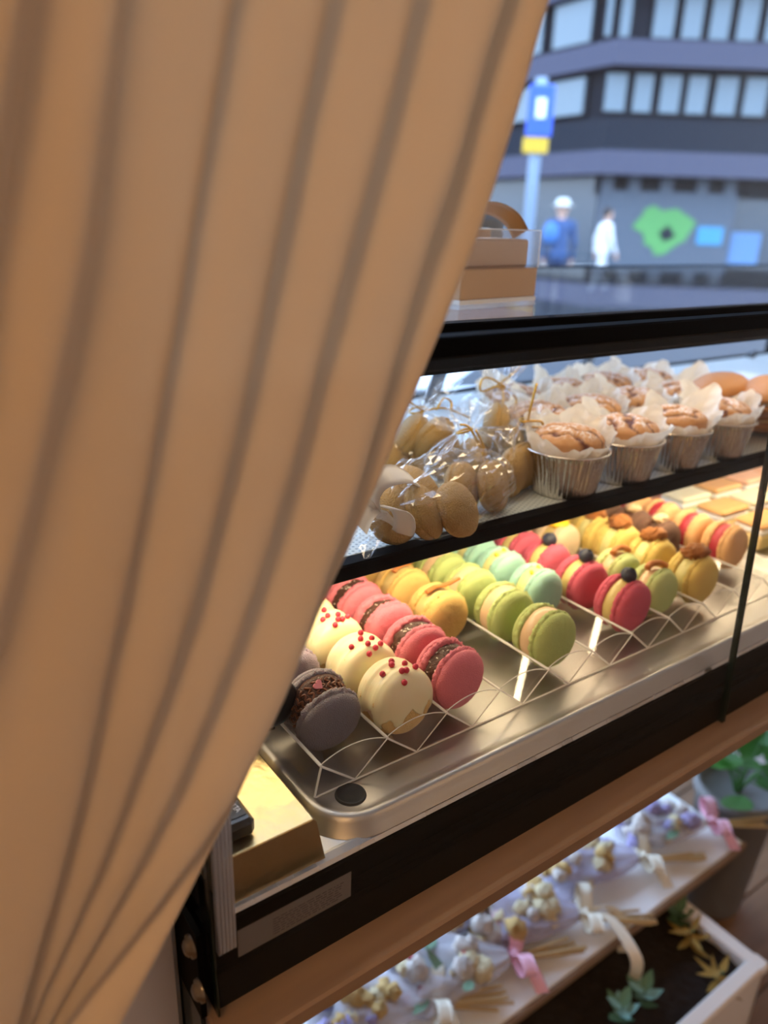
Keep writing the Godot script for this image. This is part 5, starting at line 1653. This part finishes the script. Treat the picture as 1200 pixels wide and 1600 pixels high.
func sign_post(gy: float) -> void:
	var fw := Vector3(AX.z, 0, -AI.z).normalized()
	var rt := Vector3(-fw.z, 0, fw.x)
	var p := on_plane(832, 300, Vector3(0, EYE, 0) + fw * 9.0, fw)
	var o := thing("street_sign", "tall grey post with a blue sign board over a yellow plate", "sign", Vector3(p.x, gy, p.z))
	o.basis = Basis(rt, Vector3.UP, -fw)
	var ly := func(py: float) -> float: return on_plane(840, py, p, fw).y - gy
	var lx := func(px: float, py: float) -> float: return (on_plane(px, py, p, fw) - p).dot(rt)
	var st := begin()
	tube(st, PackedVector3Array([Vector3(0, 0, -0.06), Vector3(0, 2.0, -0.06), Vector3(0, ly.call(120), -0.06)]), 0.062, 0.062, 16)
	part("post", done(st), mat("post_paint", c8(128, 146, 166), 0.5), o)
	var blue := mat("sign_blue", c8(34, 84, 196), 0.4)
	var x0: float = lx.call(824, 170)
	var x1: float = lx.call(864, 170)
	part("blue_board", box_mesh(Vector3(x1 - x0, ly.call(133) - ly.call(214), 0.04), 0.01, Vector3((x0 + x1) / 2, (ly.call(133) + ly.call(214)) / 2, 0.03)), blue, o)
	part("white_symbol", box_mesh(Vector3((x1 - x0) * 0.4, (ly.call(156) - ly.call(188)), 0.01), 0.004, Vector3((x0 + x1) / 2, ly.call(170), 0.055)), mat("sign_pale", c8(228, 230, 230), 0.5), o)
	part("yellow_plate", box_mesh(Vector3(x1 - x0, ly.call(216) - ly.call(241), 0.03), 0.01, Vector3((x0 + x1) / 2 - 0.02, ly.call(228), 0.03)), mat("sign_yellow", c8(206, 166, 30), 0.4), o)

func person(label: String, at_: Vector3, face: float, coat: Color, legs: Color, hair: Color, stride: float, hat: bool) -> void:
	var o := thing("person", label, "person", at_)
	o.rotation.y = face
	var sk := Color(0.55, 0.33, 0.24)
	var hip := Vector3(0, 0.90, 0)
	var ch := Vector3(0, 1.28, 0.02)
	var bones := [
		[hip, Vector3(0, 1.12, 0.0), 0.15, 0.135, coat], [Vector3(0, 1.10, 0), ch, 0.135, 0.155, coat], [ch + Vector3(-0.13, 0.08, 0), ch + Vector3(0.13, 0.08, 0), 0.075, 0.075, coat],
		[ch + Vector3(0, 0.10, 0), Vector3(0, 1.50, 0.03), 0.055, 0.05, sk], [Vector3(0, 1.54, 0.04), Vector3(0, 1.62, 0.035), 0.075, 0.092, sk], [Vector3(0, 1.555, 0.125), Vector3(0, 1.585, 0.115), 0.012, 0.010, sk]]
	for s in [-1.0, 1.0]:
		var f: float = stride * s
		bones.append([Vector3(0.085 * s, 0.88, 0), Vector3(0.09 * s, 0.48, f * 0.55 + 0.03), 0.092, 0.062, legs])
		bones.append([Vector3(0.09 * s, 0.48, f * 0.55 + 0.03), Vector3(0.09 * s, 0.09, f), 0.060, 0.042, legs])
		bones.append([Vector3(0.09 * s, 0.045, f - 0.03), Vector3(0.10 * s, 0.04, f + 0.16), 0.045, 0.036, Color(0.03, 0.03, 0.035)])
		bones.append([Vector3(0.19 * s, 1.36, 0.01), Vector3(0.235 * s, 1.10, -f * 0.25), 0.055, 0.045, coat])
		bones.append([Vector3(0.235 * s, 1.10, -f * 0.25), Vector3(0.23 * s, 0.86, -f * 0.5 + 0.06), 0.043, 0.034, coat])
		bones.append([Vector3(0.23 * s, 0.86, -f * 0.5 + 0.06), Vector3(0.225 * s, 0.79, -f * 0.5 + 0.08), 0.034, 0.028, sk])
		for k in 4: bones.append([Vector3(0.222 * s, 0.785, -f * 0.5 + 0.058 + 0.018 * k), Vector3(0.215 * s, 0.715 + 0.006 * absf(k - 1.3), -f * 0.5 + 0.062 + 0.019 * k), 0.0095, 0.008, sk])
		bones.append([Vector3(0.222 * s, 0.81, -f * 0.5 + 0.11), Vector3(0.205 * s, 0.765, -f * 0.5 + 0.135), 0.011, 0.009, sk])
		bones.append([Vector3(0.088 * s, 1.59, 0.03), Vector3(0.092 * s, 1.57, 0.03), 0.02, 0.016, sk])
	var st := begin()
	skin(st, bones, 0.02, 0.03)
	var m: StandardMaterial3D
	if M.has("figure"): m = M.figure
	else:
		m = mat("figure", Color.WHITE, 0.8)
		m.vertex_color_use_as_albedo = true
	part("body", done(st), m, o)
	if hat:
		var sb := begin()
		ball(sb, Vector3(0.16, 1.22, -0.12), Vector3(0.13, 0.17, 0.09), 16, 0.06, 8.0)
		part("shoulder_bag", done(sb), mat("light_blue_cloth", c8(62, 112, 172), 0.7), o)
	st = begin()
	if hat:
		lathe(st, [Vector2(0.17, 0.0), Vector2(0.175, 0.006), Vector2(0.11, 0.02), Vector2(0.105, 0.075), Vector2(0.085, 0.105), Vector2(0, 0.115)], 28, at(Vector3(0, 1.63, 0.03)))
		part("hat", done(st), mat("pale_hat", c8(206, 206, 198), 0.8), o)
	else:
		ball(st, Vector3(0, 1.635, 0.012), Vector3(0.102, 0.098, 0.104), 18, 0.05, 20.0)
		var hm := mat("hair", hair, 0.7)
		part("hair", done(st), hm, o)

func people(gy: float) -> void:
	var fw := Vector3(AX.z, 0, -AI.z).normalized()
	var spot := func(px: float, d: float) -> Vector3:
		var p := on_plane(px, 340, Vector3(0, EYE, 0) + fw * d, fw)
		return Vector3(p.x, gy, p.z)
	person("person in a blue jacket, dark trousers and pale hat standing in the street", spot.call(878, 13.0), 2.4, Color(0.03, 0.07, 0.17), Color(0.02, 0.035, 0.07), c8(30, 30, 30), 0.06, true)
	person("person in white clothes walking past the shuttered shopfront", spot.call(948, 17.0), 1.2, Color(0.66, 0.66, 0.65), Color(0.60, 0.60, 0.59), c8(40, 28, 24), 0.22, false)
	# low pale planter wall on the far pavement
	var rt := Vector3(-fw.z, 0, fw.x)
	var p: Vector3 = spot.call(930, 15.5)
	var o := thing("street_bench", "low pale stone bench on the far pavement", "bench", p)
	o.basis = Basis(rt, Vector3.UP, -fw)
	var stone := mat("pale_stone", c8(170, 164, 156), 0.8)
	part("seat", box_mesh(Vector3(1.8, 0.14, 0.5), 0.02, Vector3(0, 0.55, 0)), stone, o)
	for x in [-0.7, 0.7]: part("leg", box_mesh(Vector3(0.2, 0.48, 0.44), 0.02, Vector3(x, 0.24, 0)), stone, o)
